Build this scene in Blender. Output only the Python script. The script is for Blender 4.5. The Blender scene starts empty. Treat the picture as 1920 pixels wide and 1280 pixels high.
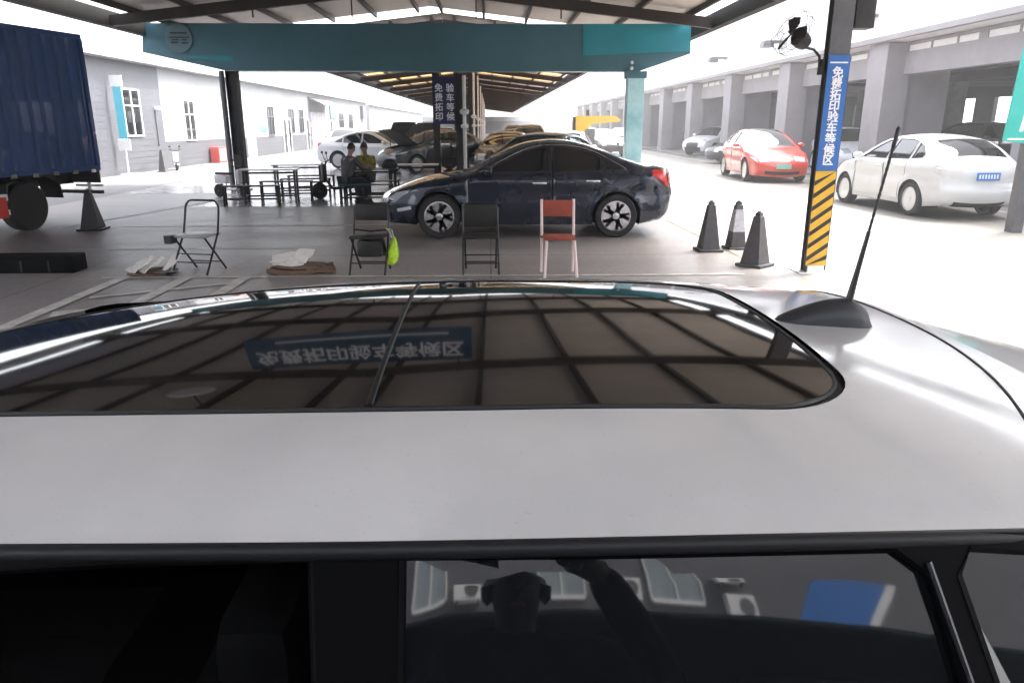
import bpy, bmesh, math, random
from mathutils import Vector, Matrix
from mathutils.geometry import delaunay_2d_cdt
random.seed(7)
R = math.radians
# ------------------------------------------------------------------ camera, world, sun, exposure
scn = bpy.context.scene
cam_d = bpy.data.cameras.new("camera"); cam = bpy.data.objects.new("camera", cam_d)
scn.collection.objects.link(cam); scn.camera = cam
cam_d.sensor_width = 36; cam_d.lens = 26.0
cam_d.clip_start = 0.02; cam_d.clip_end = 2000
cam.location = (0, 0, 1.7); cam.rotation_euler = (R(90 - 16.3), 0, R(-1.65))
SUN_EL, SUN_AZ = R(58), R(60)      # azimuth measured from +Y towards +X
w = bpy.data.worlds.new("World"); scn.world = w; w.use_nodes = True
nt = w.node_tree; bg = nt.nodes["Background"]
sky = nt.nodes.new("ShaderNodeTexSky"); sky.sky_type = 'NISHITA'; sky.sun_disc = False
sky.sun_elevation = SUN_EL; sky.sun_rotation = SUN_AZ; sky.dust_density = 5.0; sky.air_density = 1.0; sky.ozone_density = 1.0
hsv = nt.nodes.new("ShaderNodeHueSaturation"); hsv.inputs["Saturation"].default_value = .35   # thin white overcast
nt.links.new(sky.outputs[0], hsv.inputs["Color"]); nt.links.new(hsv.outputs[0], bg.inputs[0]); bg.inputs[1].default_value = 0.15
sun_d = bpy.data.lights.new("sun", 'SUN'); sun_d.energy = 1.5; sun_d.angle = R(14); sun_d.color = (1, .96, .9)
sun = bpy.data.objects.new("sun", sun_d); scn.collection.objects.link(sun)
sun.rotation_euler = Vector((math.sin(SUN_AZ)*math.cos(SUN_EL), math.cos(SUN_AZ)*math.cos(SUN_EL), math.sin(SUN_EL))).to_track_quat('Z', 'Y').to_euler()
scn.view_settings.view_transform = 'Standard'; scn.view_settings.look = 'None'
scn.view_settings.exposure = 3.1; scn.view_settings.gamma = 1
C = scn.collection

# ------------------------------------------------------------------ materials
def mat(name, col, rough=.6, metal=0, var=0, vscale=3, bump=0, bscale=40, coat=0, ior=1.5, emit=0, stretch=None, dirt=None, spec=.5):
    m = bpy.data.materials.new(name); m.use_nodes = True
    n = m.node_tree.nodes; l = m.node_tree.links; b = n["Principled BSDF"]
    c4 = (*col, 1)
    b.inputs["Base Color"].default_value = c4; b.inputs["Roughness"].default_value = rough
    b.inputs["Metallic"].default_value = metal; b.inputs["IOR"].default_value = ior
    b.inputs["Coat Weight"].default_value = coat; b.inputs["Coat Roughness"].default_value = .03
    b.inputs["Specular IOR Level"].default_value = spec
    tc = n.new("ShaderNodeTexCoord"); out = tc.outputs["Object"]
    if stretch:
        mp = n.new("ShaderNodeMapping"); mp.inputs["Scale"].default_value = stretch; l.new(out, mp.inputs[0]); out = mp.outputs[0]
    if var:
        t = n.new("ShaderNodeTexNoise"); t.inputs["Scale"].default_value = vscale; t.inputs["Detail"].default_value = 6; t.inputs["Roughness"].default_value = .65
        l.new(out, t.inputs[0]); r = n.new("ShaderNodeValToRGB")
        r.color_ramp.elements[0].position = .3; r.color_ramp.elements[1].position = .72
        r.color_ramp.elements[0].color = (*[max(0, x*(1-var)) for x in (dirt or col)], 1)
        r.color_ramp.elements[1].color = (*[min(1, x*(1+var*.6)) for x in col], 1)
        l.new(t.outputs[0], r.inputs[0]); l.new(r.outputs[0], b.inputs["Base Color"])
        rr = n.new("ShaderNodeMapRange"); rr.inputs[3].default_value = max(.0, rough-min(.08, rough*.5)); rr.inputs[4].default_value = min(1, rough+min(.1, rough*.8))
        l.new(t.outputs[0], rr.inputs[0]); l.new(rr.outputs[0], b.inputs["Roughness"])
    if bump:
        t2 = n.new("ShaderNodeTexNoise"); t2.inputs["Scale"].default_value = bscale; t2.inputs["Detail"].default_value = 4
        l.new(out, t2.inputs[0]); bp = n.new("ShaderNodeBump"); bp.inputs["Strength"].default_value = bump; bp.inputs["Distance"].default_value = .01
        l.new(t2.outputs[0], bp.inputs["Height"]); l.new(bp.outputs[0], b.inputs["Normal"])
    if emit:
        b.inputs["Emission Color"].default_value = c4; b.inputs["Emission Strength"].default_value = emit
    return m
def paint(name, col, rough=.35, metal=0, coat=1.0, var=.04):
    return mat(name, col, rough, metal, var=var, vscale=2, coat=coat)
M = {}
M['black'] = mat('black_paint', (.011, .010, .010), .38, var=.3, vscale=6)
M['deep'] = mat('deep_black_trim', (.0022, .0022, .0025), .6, spec=.05)
M['deepseat'] = mat('dark_cabin_fabric', (.004, .004, .004), .8, spec=.1)
M['coneg'] = mat('veil_lightened_rubber', (.085, .083, .088), .7, var=.35, vscale=9)  # black rubber lightened, the pale veil is put into its colour
M['rubber'] = mat('rubber', (.022, .022, .023), .75, var=.3, vscale=12, bump=.2)
M['glass'] = mat('tinted_glass', (.006, .007, .008), .03, ior=1.52, coat=.3)
M['roofglass'] = mat('roof_glass', (.012, .011, .011), .035, var=.9, vscale=7, ior=1.62)
M['chrome'] = mat('chrome', (.75, .75, .77), .12, 1)
M['alloy'] = mat('alloy', (.62, .62, .64), .28, 1)
M['darkalloy'] = mat('dark_alloy', (.05, .05, .055), .4, .8)
M['steel'] = mat('steel_grey', (.12, .12, .125), .5, .3, var=.3, vscale=4)
M['dsteel'] = mat('dark_steel', (.035, .033, .032), .55, .2, var=.35, vscale=4)
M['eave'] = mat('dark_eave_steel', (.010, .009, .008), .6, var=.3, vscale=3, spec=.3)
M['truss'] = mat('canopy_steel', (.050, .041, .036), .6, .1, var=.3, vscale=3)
M['wall_w'] = mat('white_render', (.31, .318, .33), .8, var=.14, vscale=.5, bump=.15, bscale=25)
M['wall_ww'] = mat('bright_white_render', (.82, .82, .82), .8, var=.06, vscale=.5)
M['wall_g'] = mat('grey_tile', (.085, .088, .102), .6, var=.15, vscale=1.2)
M['pillar'] = mat('pillar_render', (.27, .25, .262), .75, var=.13, vscale=1.3, bump=.2, bscale=20)
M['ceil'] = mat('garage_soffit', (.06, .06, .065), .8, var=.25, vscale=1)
M['panel'] = mat('roof_sheet', (.60, .54, .49), .7, var=.12, vscale=1.1)
M['teal'] = mat('teal_cladding', (.075, .20, .245), .45, var=.3, vscale=.35)
M['teal2'] = mat('bright_teal', (.03, .30, .37), .4, var=.12, vscale=.8)
M['tealsign'] = mat('teal_banner', (.02, .45, .38), .5, var=.08)
M['blue'] = mat('blue_sign', (.02, .13, .42), .45, var=.1)
M['navy'] = mat('navy_sign', (.01, .02, .085), .5, var=.1)
M['navy2'] = mat('deep_blue_board', (.012, .055, .12), .5)
M['white'] = mat('white_plastic', (.8, .8, .8), .5, var=.06)
M['letter'] = mat('white_lettering', (.85, .86, .88), .5)
M['yellow'] = mat('hazard_yellow', (.72, .42, .025), .5, var=.18, vscale=7)
M['cyan'] = mat('cyan_sign', (.1, .5, .62), .5)
M['red'] = mat('red_lens', (.55, .02, .015), .15, coat=.8)
M['lamp'] = mat('clear_lens', (.55, .58, .62), .12, .3, coat=1)
M['orange'] = mat('orange_lens', (.8, .25, .02), .2)
M['tabletop'] = mat('white_laminate', (.62, .62, .62), .3, var=.08)
M['paper'] = mat('newspaper', (.80, .78, .74), .8, var=.2, vscale=30)
M['cardboard'] = mat('cardboard', (.16, .10, .07), .85, var=.3, vscale=8)
M['darkred'] = mat('worn_red_pad', (.30, .055, .03), .6, var=.25, vscale=10)
M['seatblk'] = mat('black_vinyl', (.010, .010, .010), .45, var=.2)
M['bag'] = mat('lime_plastic', (.50, .80, .02), .4, var=.25, vscale=14)
M['skin'] = mat('skin', (.36, .22, .16), .55, var=.1)
M['hair'] = mat('hair', (.015, .013, .012), .5)
M['door'] = mat('brown_door', (.12, .10, .10), .5, var=.2)
M['curtain'] = mat('curtain', (.3, .36, .38), .8, var=.3, vscale=2, stretch=(10, 1, .3))

# ------------------------------------------------------------------ mesh helpers
class MB:
    def __init__(s): s.v = []; s.f = []; s.m = []
    def add(s, vs, fs, mi=0, T=None):
        o = len(s.v)
        s.v += [tuple(T @ Vector(p)) if T else tuple(p) for p in vs]
        s.f += [tuple(i+o for i in f) for f in fs]; s.m += [mi]*len(fs)
        return s
    def box(s, x0, x1, y0, y1, z0, z1, mi=0, T=None, b=0):
        if b:
            bm = bmesh.new(); bmesh.ops.create_cube(bm, size=1)
            for v in bm.verts: v.co = ((x0+x1)/2+v.co.x*(x1-x0), (y0+y1)/2+v.co.y*(y1-y0), (z0+z1)/2+v.co.z*(z1-z0))
            bmesh.ops.bevel(bm, geom=bm.edges[:], offset=b, segments=2, affect='EDGES', profile=.6)
            bm.verts.index_update()
            s.add([v.co[:] for v in bm.verts], [[q.index for q in f.verts] for f in bm.faces], mi, T); bm.free(); return s
        vs = [(x, y, z) for x in (x0, x1) for y in (y0, y1) for z in (z0, z1)]
        return s.add(vs, [(0,1,3,2),(4,6,7,5),(0,4,5,1),(2,3,7,6),(0,2,6,4),(1,5,7,3)], mi, T)
    def bar(s, a, b, w, h=None, mi=0, up=(0,0,1)):
        a, b = Vector(a), Vector(b); d = b-a; L = d.length
        if L < 1e-6: return s
        z = d/L; u = Vector(up)
        if abs(z.dot(u)) > .98: u = Vector((0,1,0))
        x = u.cross(z).normalized(); y = z.cross(x)
        T = Matrix((( x.x,y.x,z.x,a.x),(x.y,y.y,z.y,a.y),(x.z,y.z,z.z,a.z),(0,0,0,1)))
        h = h or w
        return s.box(-w/2, w/2, -h/2, h/2, 0, L, mi, T)
    def tube(s, pts, r, n=8, mi=0, closed=False, cap=True):
        pts = [Vector(p) for p in pts]; k = len(pts); rs = r if isinstance(r, (list, tuple)) else [r]*k
        vs = []; fs = []; prev = None
        for i, p in enumerate(pts):
            a = pts[(i-1) % k] if (closed or i) else p; b = pts[(i+1) % k] if (closed or i < k-1) else p
            t = (b-a).normalized()
            if prev is None:
                u = Vector((0,0,1)) if abs(t.z) < .9 else Vector((1,0,0)); x = u.cross(t).normalized()
            else: x = (prev - t*prev.dot(t)).normalized()
            prev = x; y = t.cross(x)
            vs += [p + (x*math.cos(2*math.pi*j/n)+y*math.sin(2*math.pi*j/n))*rs[i] for j in range(n)]
        for i in range(k if closed else k-1):
            for j in range(n):
                fs.append((i*n+j, i*n+(j+1) % n, ((i+1) % k)*n+(j+1) % n, ((i+1) % k)*n+j))
        if cap and not closed: fs.append(tuple(range(n))[::-1]); fs.append(tuple((k-1)*n+j for j in range(n)))
        return s.add(vs, fs, mi)
    def lathe(s, prof, n=24, mi=0, T=None):   # profile (r, z) around z
        vs = []; fs = []; k = len(prof)
        for (r, z) in prof: vs += [(r*math.cos(2*math.pi*j/n), r*math.sin(2*math.pi*j/n), z) for j in range(n)]
        for i in range(k-1):
            for j in range(n): fs.append((i*n+j, i*n+(j+1) % n, (i+1)*n+(j+1) % n, (i+1)*n+j))
        if prof[0][0] > 1e-4: fs.append(tuple(range(n))[::-1])
        if prof[-1][0] > 1e-4: fs.append(tuple((k-1)*n+j for j in range(n)))
        return s.add(vs, fs, mi, T)
    def prism(s, poly, ax, a, b, mi=0, T=None):   # poly in the two other axes, extruded along ax from a to b
        k = len(poly)
        def P(p, t): return {'x': (t, p[0], p[1]), 'y': (p[0], t, p[1]), 'z': (p[0], p[1], t)}[ax]
        return s.add([P(p, a) for p in poly]+[P(p, b) for p in poly],
                     [tuple(range(k))[::-1], tuple(range(k, 2*k))]+[(i, (i+1) % k, k+(i+1) % k, k+i) for i in range(k)], mi, T)
    def build(s, name, mats, parent=None, smooth=False, loc=None, fix=True, ang=40):
        me = bpy.data.meshes.new(name); me.from_pydata(s.v, [], s.f)
        for m in (mats if isinstance(mats, (list, tuple)) else [mats]): me.materials.append(m)
        me.polygons.foreach_set('material_index', s.m)
        if fix:
            bm = bmesh.new(); bm.from_mesh(me); bmesh.ops.recalc_face_normals(bm, faces=bm.faces[:]); bm.to_mesh(me); bm.free()
        if smooth:
            me.polygons.foreach_set('use_smooth', [True]*len(me.polygons))
            try: me.set_sharp_from_angle(angle=R(ang))
            except Exception: pass
        me.update(); o = bpy.data.objects.new(name, me); C.objects.link(o)
        if parent: o.parent = parent
        if loc: o.location = loc
        return o
def tag(o, label=None, cat=None, group=None, kind=None):
    if label: o['label'] = label
    if cat: o['category'] = cat
    if group: o['group'] = group
    if kind: o['kind'] = kind
    return o
def thing(name, label, cat, loc=(0,0,0), rz=0, group=None):
    o = bpy.data.objects.new(name, None); C.objects.link(o); o.location = loc; o.rotation_euler = (0, 0, rz); o.empty_display_size = .1
    return tag(o, label, cat, group)
def dup(o, loc=None, rz=None, label=None, parent=None):
    c = o.copy(); C.objects.link(c); c.parent = parent
    for ch in list(o.children): dup(ch, parent=c)
    if loc is not None: c.location = loc
    if rz is not None: c.rotation_euler = (0, 0, rz)
    if label: c['label'] = label
    return c
def text_mesh(body, size, name, m, parent, loc, rot=(R(90), 0, 0), ext=.002, align='CENTER', sx=1, bold=0):
    cu = bpy.data.curves.new(name, 'FONT'); cu.body = body; cu.size = size; cu.extrude = ext
    cu.align_x = align; cu.align_y = 'CENTER'; cu.offset = bold; cu.resolution_u = 3
    t = bpy.data.objects.new('t', cu); C.objects.link(t)
    bpy.context.view_layer.update()
    me = bpy.data.meshes.new_from_object(t.evaluated_get(bpy.context.evaluated_depsgraph_get()))
    bpy.data.objects.remove(t); me.name = name
    me.materials.clear(); me.materials.append(m)
    o = bpy.data.objects.new(name, me); C.objects.link(o); o.parent = parent; o.location = loc; o.rotation_euler = rot; o.scale = (sx, 1, 1)
    return o
def inpoly(x, y, P):
    c = False; j = len(P)-1
    for i in range(len(P)):
        xi, yi = P[i]; xj, yj = P[j]
        if (yi > y) != (yj > y) and x < (xj-xi)*(y-yi)/(yj-yi)+xi: c = not c
        j = i
    return c
def catmull(P, step=.05):
    out = []
    for i in range(len(P)-1):
        p0 = Vector(P[max(i-1, 0)]); p1 = Vector(P[i]); p2 = Vector(P[i+1]); p3 = Vector(P[min(i+2, len(P)-1)])
        n = max(1, int(math.ceil((p2-p1).length/step)))
        for k in range(n):
            t = k/n
            q = .5*((2*p1)+(p2-p0)*t+(2*p0-5*p1+4*p2-p3)*t*t+(3*p1-p0-3*p2+p3)*t**3)
            out.append((q.x, q.y))
    out.append(tuple(P[-1])); return out
def cdt(loops, pts, keep):
    V = []; E = []
    for (lp, closed) in loops:
        o = len(V); V += [Vector(p[:2]) for p in lp]
        E += [(o+i, o+i+1) for i in range(len(lp)-1)]
        if closed: E.append((o+len(lp)-1, o))
    V += [Vector(p) for p in pts]
    r = delaunay_2d_cdt(V, E, [], 0, 1e-4)
    vs = [tuple(p) for p in r[0]]; tris = []
    for f in r[2]:
        cx = sum(vs[i][0] for i in f)/3; cy = sum(vs[i][1] for i in f)/3
        k = keep(cx, cy)
        if k is not None: tris.append((tuple(f), k))
    return vs, tris
def pdist(x, z, P):
    b = 9
    for i in range(len(P)-1):
        ax, az = P[i]; bx, bz = P[i+1]; dx, dz = bx-ax, bz-az
        L = dx*dx+dz*dz or 1e-9; t = max(0, min(1, ((x-ax)*dx+(z-az)*dz)/L))
        d = math.hypot(x-ax-t*dx, z-az-t*dz)
        if d < b: b = d
    return b

# ------------------------------------------------------------------ car builder (front towards -x)
WHEEL = {}
def wheel_meshes(Rw, style, wd=.21):
    key = (round(Rw, 3), style)
    if key in WHEEL: return WHEEL[key]
    rr = Rw*.70
    t = MB(); h = wd/2
    t.lathe([(rr*.97, -h*.7), (rr*1.04, -h*.95), (Rw*.93, -h), (Rw*.985, -h*.8), (Rw, -h*.4), (Rw, h*.4), (Rw*.985, h*.8), (Rw*.93, h), (rr*1.04, h*.95), (rr*.97, h*.7)], 36)
    to = t.build('tyre', M['rubber'], smooth=True)
    r = MB()
    r.lathe([(rr*.99, -h*.7), (rr*.99, h*.88), (rr*.93, h*.9), (rr*.9, h*.6), (rr*.9, -h*.2), (.02, -h*.25)], 36, 1)
    r.lathe([(rr*.995, h*.82), (rr*.995, h*.93), (rr*.93, h*.95), (rr*.915, h*.7)], 36, 0)
    ns = {'five': 5, 'ten': 10, 'seven': 7}[style]
    for k in range(ns):
        a = 2*math.pi*k/ns; T = Matrix.Rotation(a, 4, 'Z')
        if style == 'five':   # forked blade spokes
            r.prism([(rr*.10, -.042), (rr*.50, -.036), (rr*.94, -.088), (rr*.94, -.026), (rr*.66, .002), (rr*.94, .020), (rr*.94, .062), (rr*.50, .040), (rr*.1, .042)], 'z', h*.5, h*.82, 0, T)
        else:
            r.prism([(rr*.08, -.012), (rr*.94, -.015), (rr*.94, .015), (rr*.08, .012)], 'z', h*.5, h*.8, 0, T)
    r.lathe([(.055, h*.4), (.055, h*.86), (.04, h*.9), (0, h*.9)], 16, 0)
    ro = r.build('rim', [M['alloy'], M['darkalloy']], smooth=True, ang=30)
    WHEEL[key] = (to.data, ro.data)
    bpy.data.objects.remove(to); bpy.data.objects.remove(ro)
    return WHEEL[key]
def add_wheel(root, x, y, Rw, style, side, wd=.21):
    tm, rm = wheel_meshes(Rw, style, wd)
    o = bpy.data.objects.new('wheel', tm); C.objects.link(o)   # the tyre carries its rim
    o.parent = root; o.location = (x, y, Rw)
    o.rotation_euler = (R(90) if side < 0 else R(-90), 0, 0)
    r = bpy.data.objects.new('rim', rm); C.objects.link(r); r.parent = o
    return o

def car(label, cat, loc, rz, S, body, group=None, name='parked_car', roofmat=None, glass=None, detail=1, engine=False, accents=True):
    root = thing(name, label, cat, loc, rz, group)
    glass = glass or M['glass']
    prof = catmull(S['top'], .05 if detail else .12)
    W, zb, tum = S['W'], S['belt'], S['tumble']
    xf, xr, Rw = S['xf'], S['xr'], S['Rw']; Ra = Rw+S.get('gap', .05); zs = S['sill']
    L0, L1 = prof[0][0], prof[-1][0]; xm = (min(p[0] for p in prof)+max(p[0] for p in prof))/2; HL = (max(p[0] for p in prof)-min(p[0] for p in prof))/2
    rnd = S.get('rnd', .11); sk = S.get('skip')
    def yf(x, z):
        y = W
        if z > zb and 'ylin' in S: y = S['ylin'](z)-((.16 if x < .55 else .11)*(x-.55)**2/(1+.6*(x-.55)**2))*(z-zb)/(1.335-zb)
        elif z > zb: y -= tum*(z-zb)*(1+.35*(z-zb)) + .03*min(1, (z-zb)/.05)
        else: y -= .05*((z-(zb-.22))/.5)**2
        u = abs(x-xm)/HL
        y *= 1-.16*max(0, (u-.45)/.55)**2.4
        d = pdist(x, z, prof)
        rn = rnd if (z < zb+.05) else rnd*.75
        if sk and z > zb: rn *= max(0.0001, min(1, max(sk[0]-.02-x, x-sk[1]-.02)/.15))
        q = 1-min(d/rn, 1); y -= rn*.95*(1-math.sqrt(max(0, 1-q*q)))
        for xa in (xf, xr):
            da = math.hypot(x-xa, z-Rw)
            y += .022*math.exp(-((da-Ra-.02)/.07)**2)
        sh = zb-.10+.03*(x-xm)/HL
        y += .014*math.exp(-((z-sh)/.03)**2) - .022*math.exp(-((z-(zb-.28))/.09)**2)
        return y
    bottom = []
    bottom.append((L1, zs+.05))
    def arch(xa):
        z0 = math.asin(max(-1, min(1, (zs-Rw)/Ra)))
        return [(xa+Ra*math.cos(t), Rw+Ra*math.sin(t)) for t in [(z0)+(math.pi-2*z0)*k/18 for k in range(19)]]
    outline = list(prof)+arch(xr)+arch(xf)
    wins = S['windows']; doors = S['doors']; lightsS = S.get('side_lights', [])
    pts = []
    st = .07 if detail else .14
    zz = zs
    while zz < 2.2:
        xx = xm-HL
        while xx < xm+HL:
            if inpoly(xx, zz, outline) and pdist(xx, zz, prof) > .02: pts.append((xx+(.5*st if int(zz/st) % 2 else 0), zz))
            xx += st
        zz += st
    for dd in (.02, .045, .075):      # rings that round the shoulder
        for i in range(1, len(prof)-1):
            a = Vector(prof[i-1]); b = Vector(prof[i+1]); t = (b-a).normalized(); nrm = Vector((t.y, -t.x))
            p = Vector(prof[i])+nrm*dd
            if inpoly(p.x, p.y, outline) and pdist(p.x, p.y, prof) > dd*.9: pts.append((p.x, p.y))
    def cls(x, z):
        if not inpoly(x, z, outline): return None
        for i, wv in enumerate(wins):
            if inpoly(x, z, wv): return ('w', i)
        for i, (k, lv) in enumerate(lightsS):
            if inpoly(x, z, lv): return (k, 0)
        for i, dv in enumerate(doors):
            if inpoly(x, z, dv): return ('d', i)
        return ('b', 0)
    loops = [(outline, True)]+[(w_, True) for w_ in wins]+[(l_, True) for _, l_ in lightsS]+[(d_, True) for d_ in doors]
    vs, tris = cdt(loops, pts, cls)
    Y = [yf(*p) for p in vs]
    parts = {}
    def P(k):
        if k not in parts: parts[k] = MB()
        return parts[k]
    for sd in (-1, 1):
        idx = {}
        for f, k in tris:
            key = (k[0], k[1], sd) if k[0] != 'b' else ('b', 0, 0)
            b = P(key); mp = idx.setdefault(key, {})
            off = .012 if k[0] == 'w' else 0
            g = []
            for i in (f if sd < 0 else f[::-1]):
                if k[0] == 'w' and (sd, k[1]) == S.get('open'): continue
                if i not in mp: mp[i] = len(b.v); b.v.append((vs[i][0], sd*(Y[i]-off), vs[i][1]))
                g.append(mp[i])
            if len(g) > 2: b.f.append(tuple(g)); b.m.append(0)
    # top strip across the width
    nt_ = 14 if detail else 8
    ys = [yf(*p) for p in prof]
    sk = S.get('skip')
    grid = []
    for i, p in enumerate(prof):
        a = Vector(prof[max(0, i-1)]); b = Vector(prof[min(len(prof)-1, i+1)]); t = (b-a).normalized(); nrm = Vector((-t.y, t.x))
        endness = abs(nrm.x)
        cr = .035+.10*endness**3*max(0, (abs(p[0]-xm)/HL-.6)/.4)
        row = []
        for j in range(nt_+1):
            tt = -1+2*j/nt_; ttt = math.copysign(1-(1-abs(tt))**1.35, tt)
            o = cr*(1-abs(ttt)**2.2)
            row.append((p[0]+nrm.x*o, ys[i]*ttt, p[1]+nrm.y*o, ttt))
        grid.append(row)
    ws, rw = S['windshield'], S['rearglass']
    idx = {}
    for i in range(len(prof)-1):
        xm_, zm_ = (prof[i][0]+prof[i+1][0])/2, (prof[i][1]+prof[i+1][1])/2
        if sk and sk[0] < xm_ < sk[1] and zm_ > zb: continue
        for j in range(nt_):
            t = (grid[i][j][3]+grid[i][j+1][3])/2
            key = ('b', 0, 0); off = 0
            if zm_ > zb-.08 and ws[0] < xm_ < ws[1] and abs(t) < .93: key = ('ws', 0, 0)
            elif zm_ > zb-.02 and rw[0] < xm_ < rw[1] and abs(t) < .90: key = ('rw', 0, 0)
            elif zm_ > zb and roofmat and ws[1]-.02 <= xm_ <= rw[0]+.02 and abs(t) < .95: key = ('roof', 0, 0)
            else:
                for (k, x0, x1, z0, z1, t0, t1) in S['ends']:
                    if x0 < xm_ < x1 and z0 < zm_ < z1 and t0 < abs(t) < t1:
                        key = (k, 0, (1 if t > 0 else -1) if k in ('hl', 'tl') else (1 if k == 'low' and xm_ > xm else 0))
            if engine and ws[0]-.02 > xm_ > L0+.32 and zm_ > .6 and abs(t) < .85: key = ('eng', 0, 0)
            b = P(key); mp = idx.setdefault(key, {}); g = []
            for (a_, c_) in ((i, j), (i+1, j), (i+1, j+1), (i, j+1)):
                q = (a_, c_)
                if q not in mp:
                    mp[q] = len(b.v); G = grid[a_][c_]; dz = -.10 if key[0] == 'eng' else 0
                    b.v.append((G[0], G[1], G[2]+dz))
                g.append(mp[q])
            b.f.append(tuple(g)); b.m.append(0)
    names = {'pl': 'pillar_trim', 'b': 'body', 'w': 'side_window', 'd': 'door', 'hl': 'headlight', 'tl': 'taillight', 'ws': 'windshield', 'rw': 'rear_window', 'roof': 'roof', 'grille': 'grille', 'low': 'bumper_insert', 'eng': 'engine_bay', 'plate': 'number_plate', 'tlb': 'light_bar'}
    mm = {'pl': S.get('plm', M['black']), 'b': body, 'w': glass, 'd': body, 'hl': M['lamp'], 'tl': S.get('tlm', M['red']), 'ws': glass, 'rw': glass, 'roof': roofmat, 'grille': M['black'], 'low': M['black'], 'eng': M['dsteel'], 'tlb': M['red']}
    made = {}
    for key, b in parts.items():
        if not b.f: continue
        made[key] = b.build(names[key[0]], mm[key[0]], root, smooth=True, fix=False, ang=50)
    # seams, chrome, handles
    def side_line(pl, sd, r, off=.0, n=5):
        den = catmull(pl, .08) if len(pl) > 2 else pl
        return [(x, sd*(yf(x, z)+off), z) for x, z in den]
    if detail:
        for sd in (-1, 1):
            for i, dv in enumerate(doors):
                b = MB(); lp = dv+[dv[0]]; den = []
                for k in range(len(lp)-1):
                    n = max(1, int(math.dist(lp[k], lp[k+1])/.08))
                    den += [(lp[k][0]+(lp[k+1][0]-lp[k][0])*q/n, lp[k][1]+(lp[k+1][1]-lp[k][1])*q/n) for q in range(n)]
                b.tube([(x, sd*(yf(x, z)-.001), z) for x, z in den], .0045, 4, 0, closed=True)
                b.build('door_seam', M['black'], made[('d', i, sd)])
                hx = S['handles'][i]
                hb = MB(); hb.box(hx[0]-.11, hx[0]+.11, -.012, .012, -.016, .016, b=.008)
                for v in range(len(hb.v)): x, y, z = hb.v[v]; hb.v[v] = (x, y+sd*(yf(hx[0], hx[1])+.02), z+hx[1])
                hb.build('handle', M['chrome'] if S.get('chrome') else body, made[('d', i, sd)], smooth=True)
            if S.get('chrome'):
                b = MB(); b.tube(side_line(S['chrome'], sd, .006, .004), .009, 6)
                b.build('window_trim', M['chrome'], root, smooth=True)
            for i, wv in enumerate(wins):   # black frame between the panes
                b = MB(); lp = wv; b.tube([(x, sd*(yf(x, z)-.004), z) for x, z in lp], .011*S.get('sealr', 1), 5, 0, closed=True)
                b.build('window_seal', S.get('sealm', M['rubber']), root, smooth=True)
    for sd in (-1, 1):   # mirrors
        mx, mz = S['mirror']; y0 = yf(mx, mz)
        b = MB(); b.lathe([(0, -.075), (.055, -.07), (.085, -.03), (.09, .03), (.07, .055), (0, .06)], 14, 0, Matrix.Translation((mx, sd*(y0+.12), mz+.05)) @ Matrix.Rotation(R(90), 4, 'Y') @ Matrix.Scale(1.15, 4, (0, 1, 0)) @ Matrix.Scale(.8, 4, (1, 0, 0)))
        b.bar((mx, sd*(y0-.02), mz), (mx, sd*(y0+.08), mz+.03), .05, .03)
        b.build('side_mirror', body, root, smooth=True)
    # wheels, wells and floor pan
    tr = W-.12
    wd = S.get('tw', .21)
    fl = MB()
    for xa in (xf, xr):
        n = 16
        for sd in (-1, 1):
            vv = []; ff = []; wells = MB()
            for k in range(n+1):
                t = -R(20)+(math.pi+R(40))*k/n
                vv += [(xa+Ra*1.0*math.cos(t), sd*(W-.03), Rw+Ra*math.sin(t)), (xa+Ra*math.cos(t), sd*(W-.40), Rw+Ra*math.sin(t))]
            for k in range(n): ff.append((2*k, 2*k+1, 2*k+3, 2*k+2))
            ff.append(tuple(2*k+1 for k in range(n+1)))
            wells.add(vv, ff); wells.build('wheel_well', M['rubber'], root)
            add_wheel(root, xa, sd*tr, Rw, S['rim'], sd, wd)
    x0, x1 = xm-HL+.25, xm+HL-.25
    fl.box(xf+Ra+.01, xr-Ra-.01, -(W-.07), W-.07, zs-.01, zs+.25)
    fl.box(x0+.1, x1-.1, -(W-.42), W-.42, zs+.01, zs+.3)
    fl.build('floor_pan', M['rubber'], root)
    return root, yf, prof, made

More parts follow.
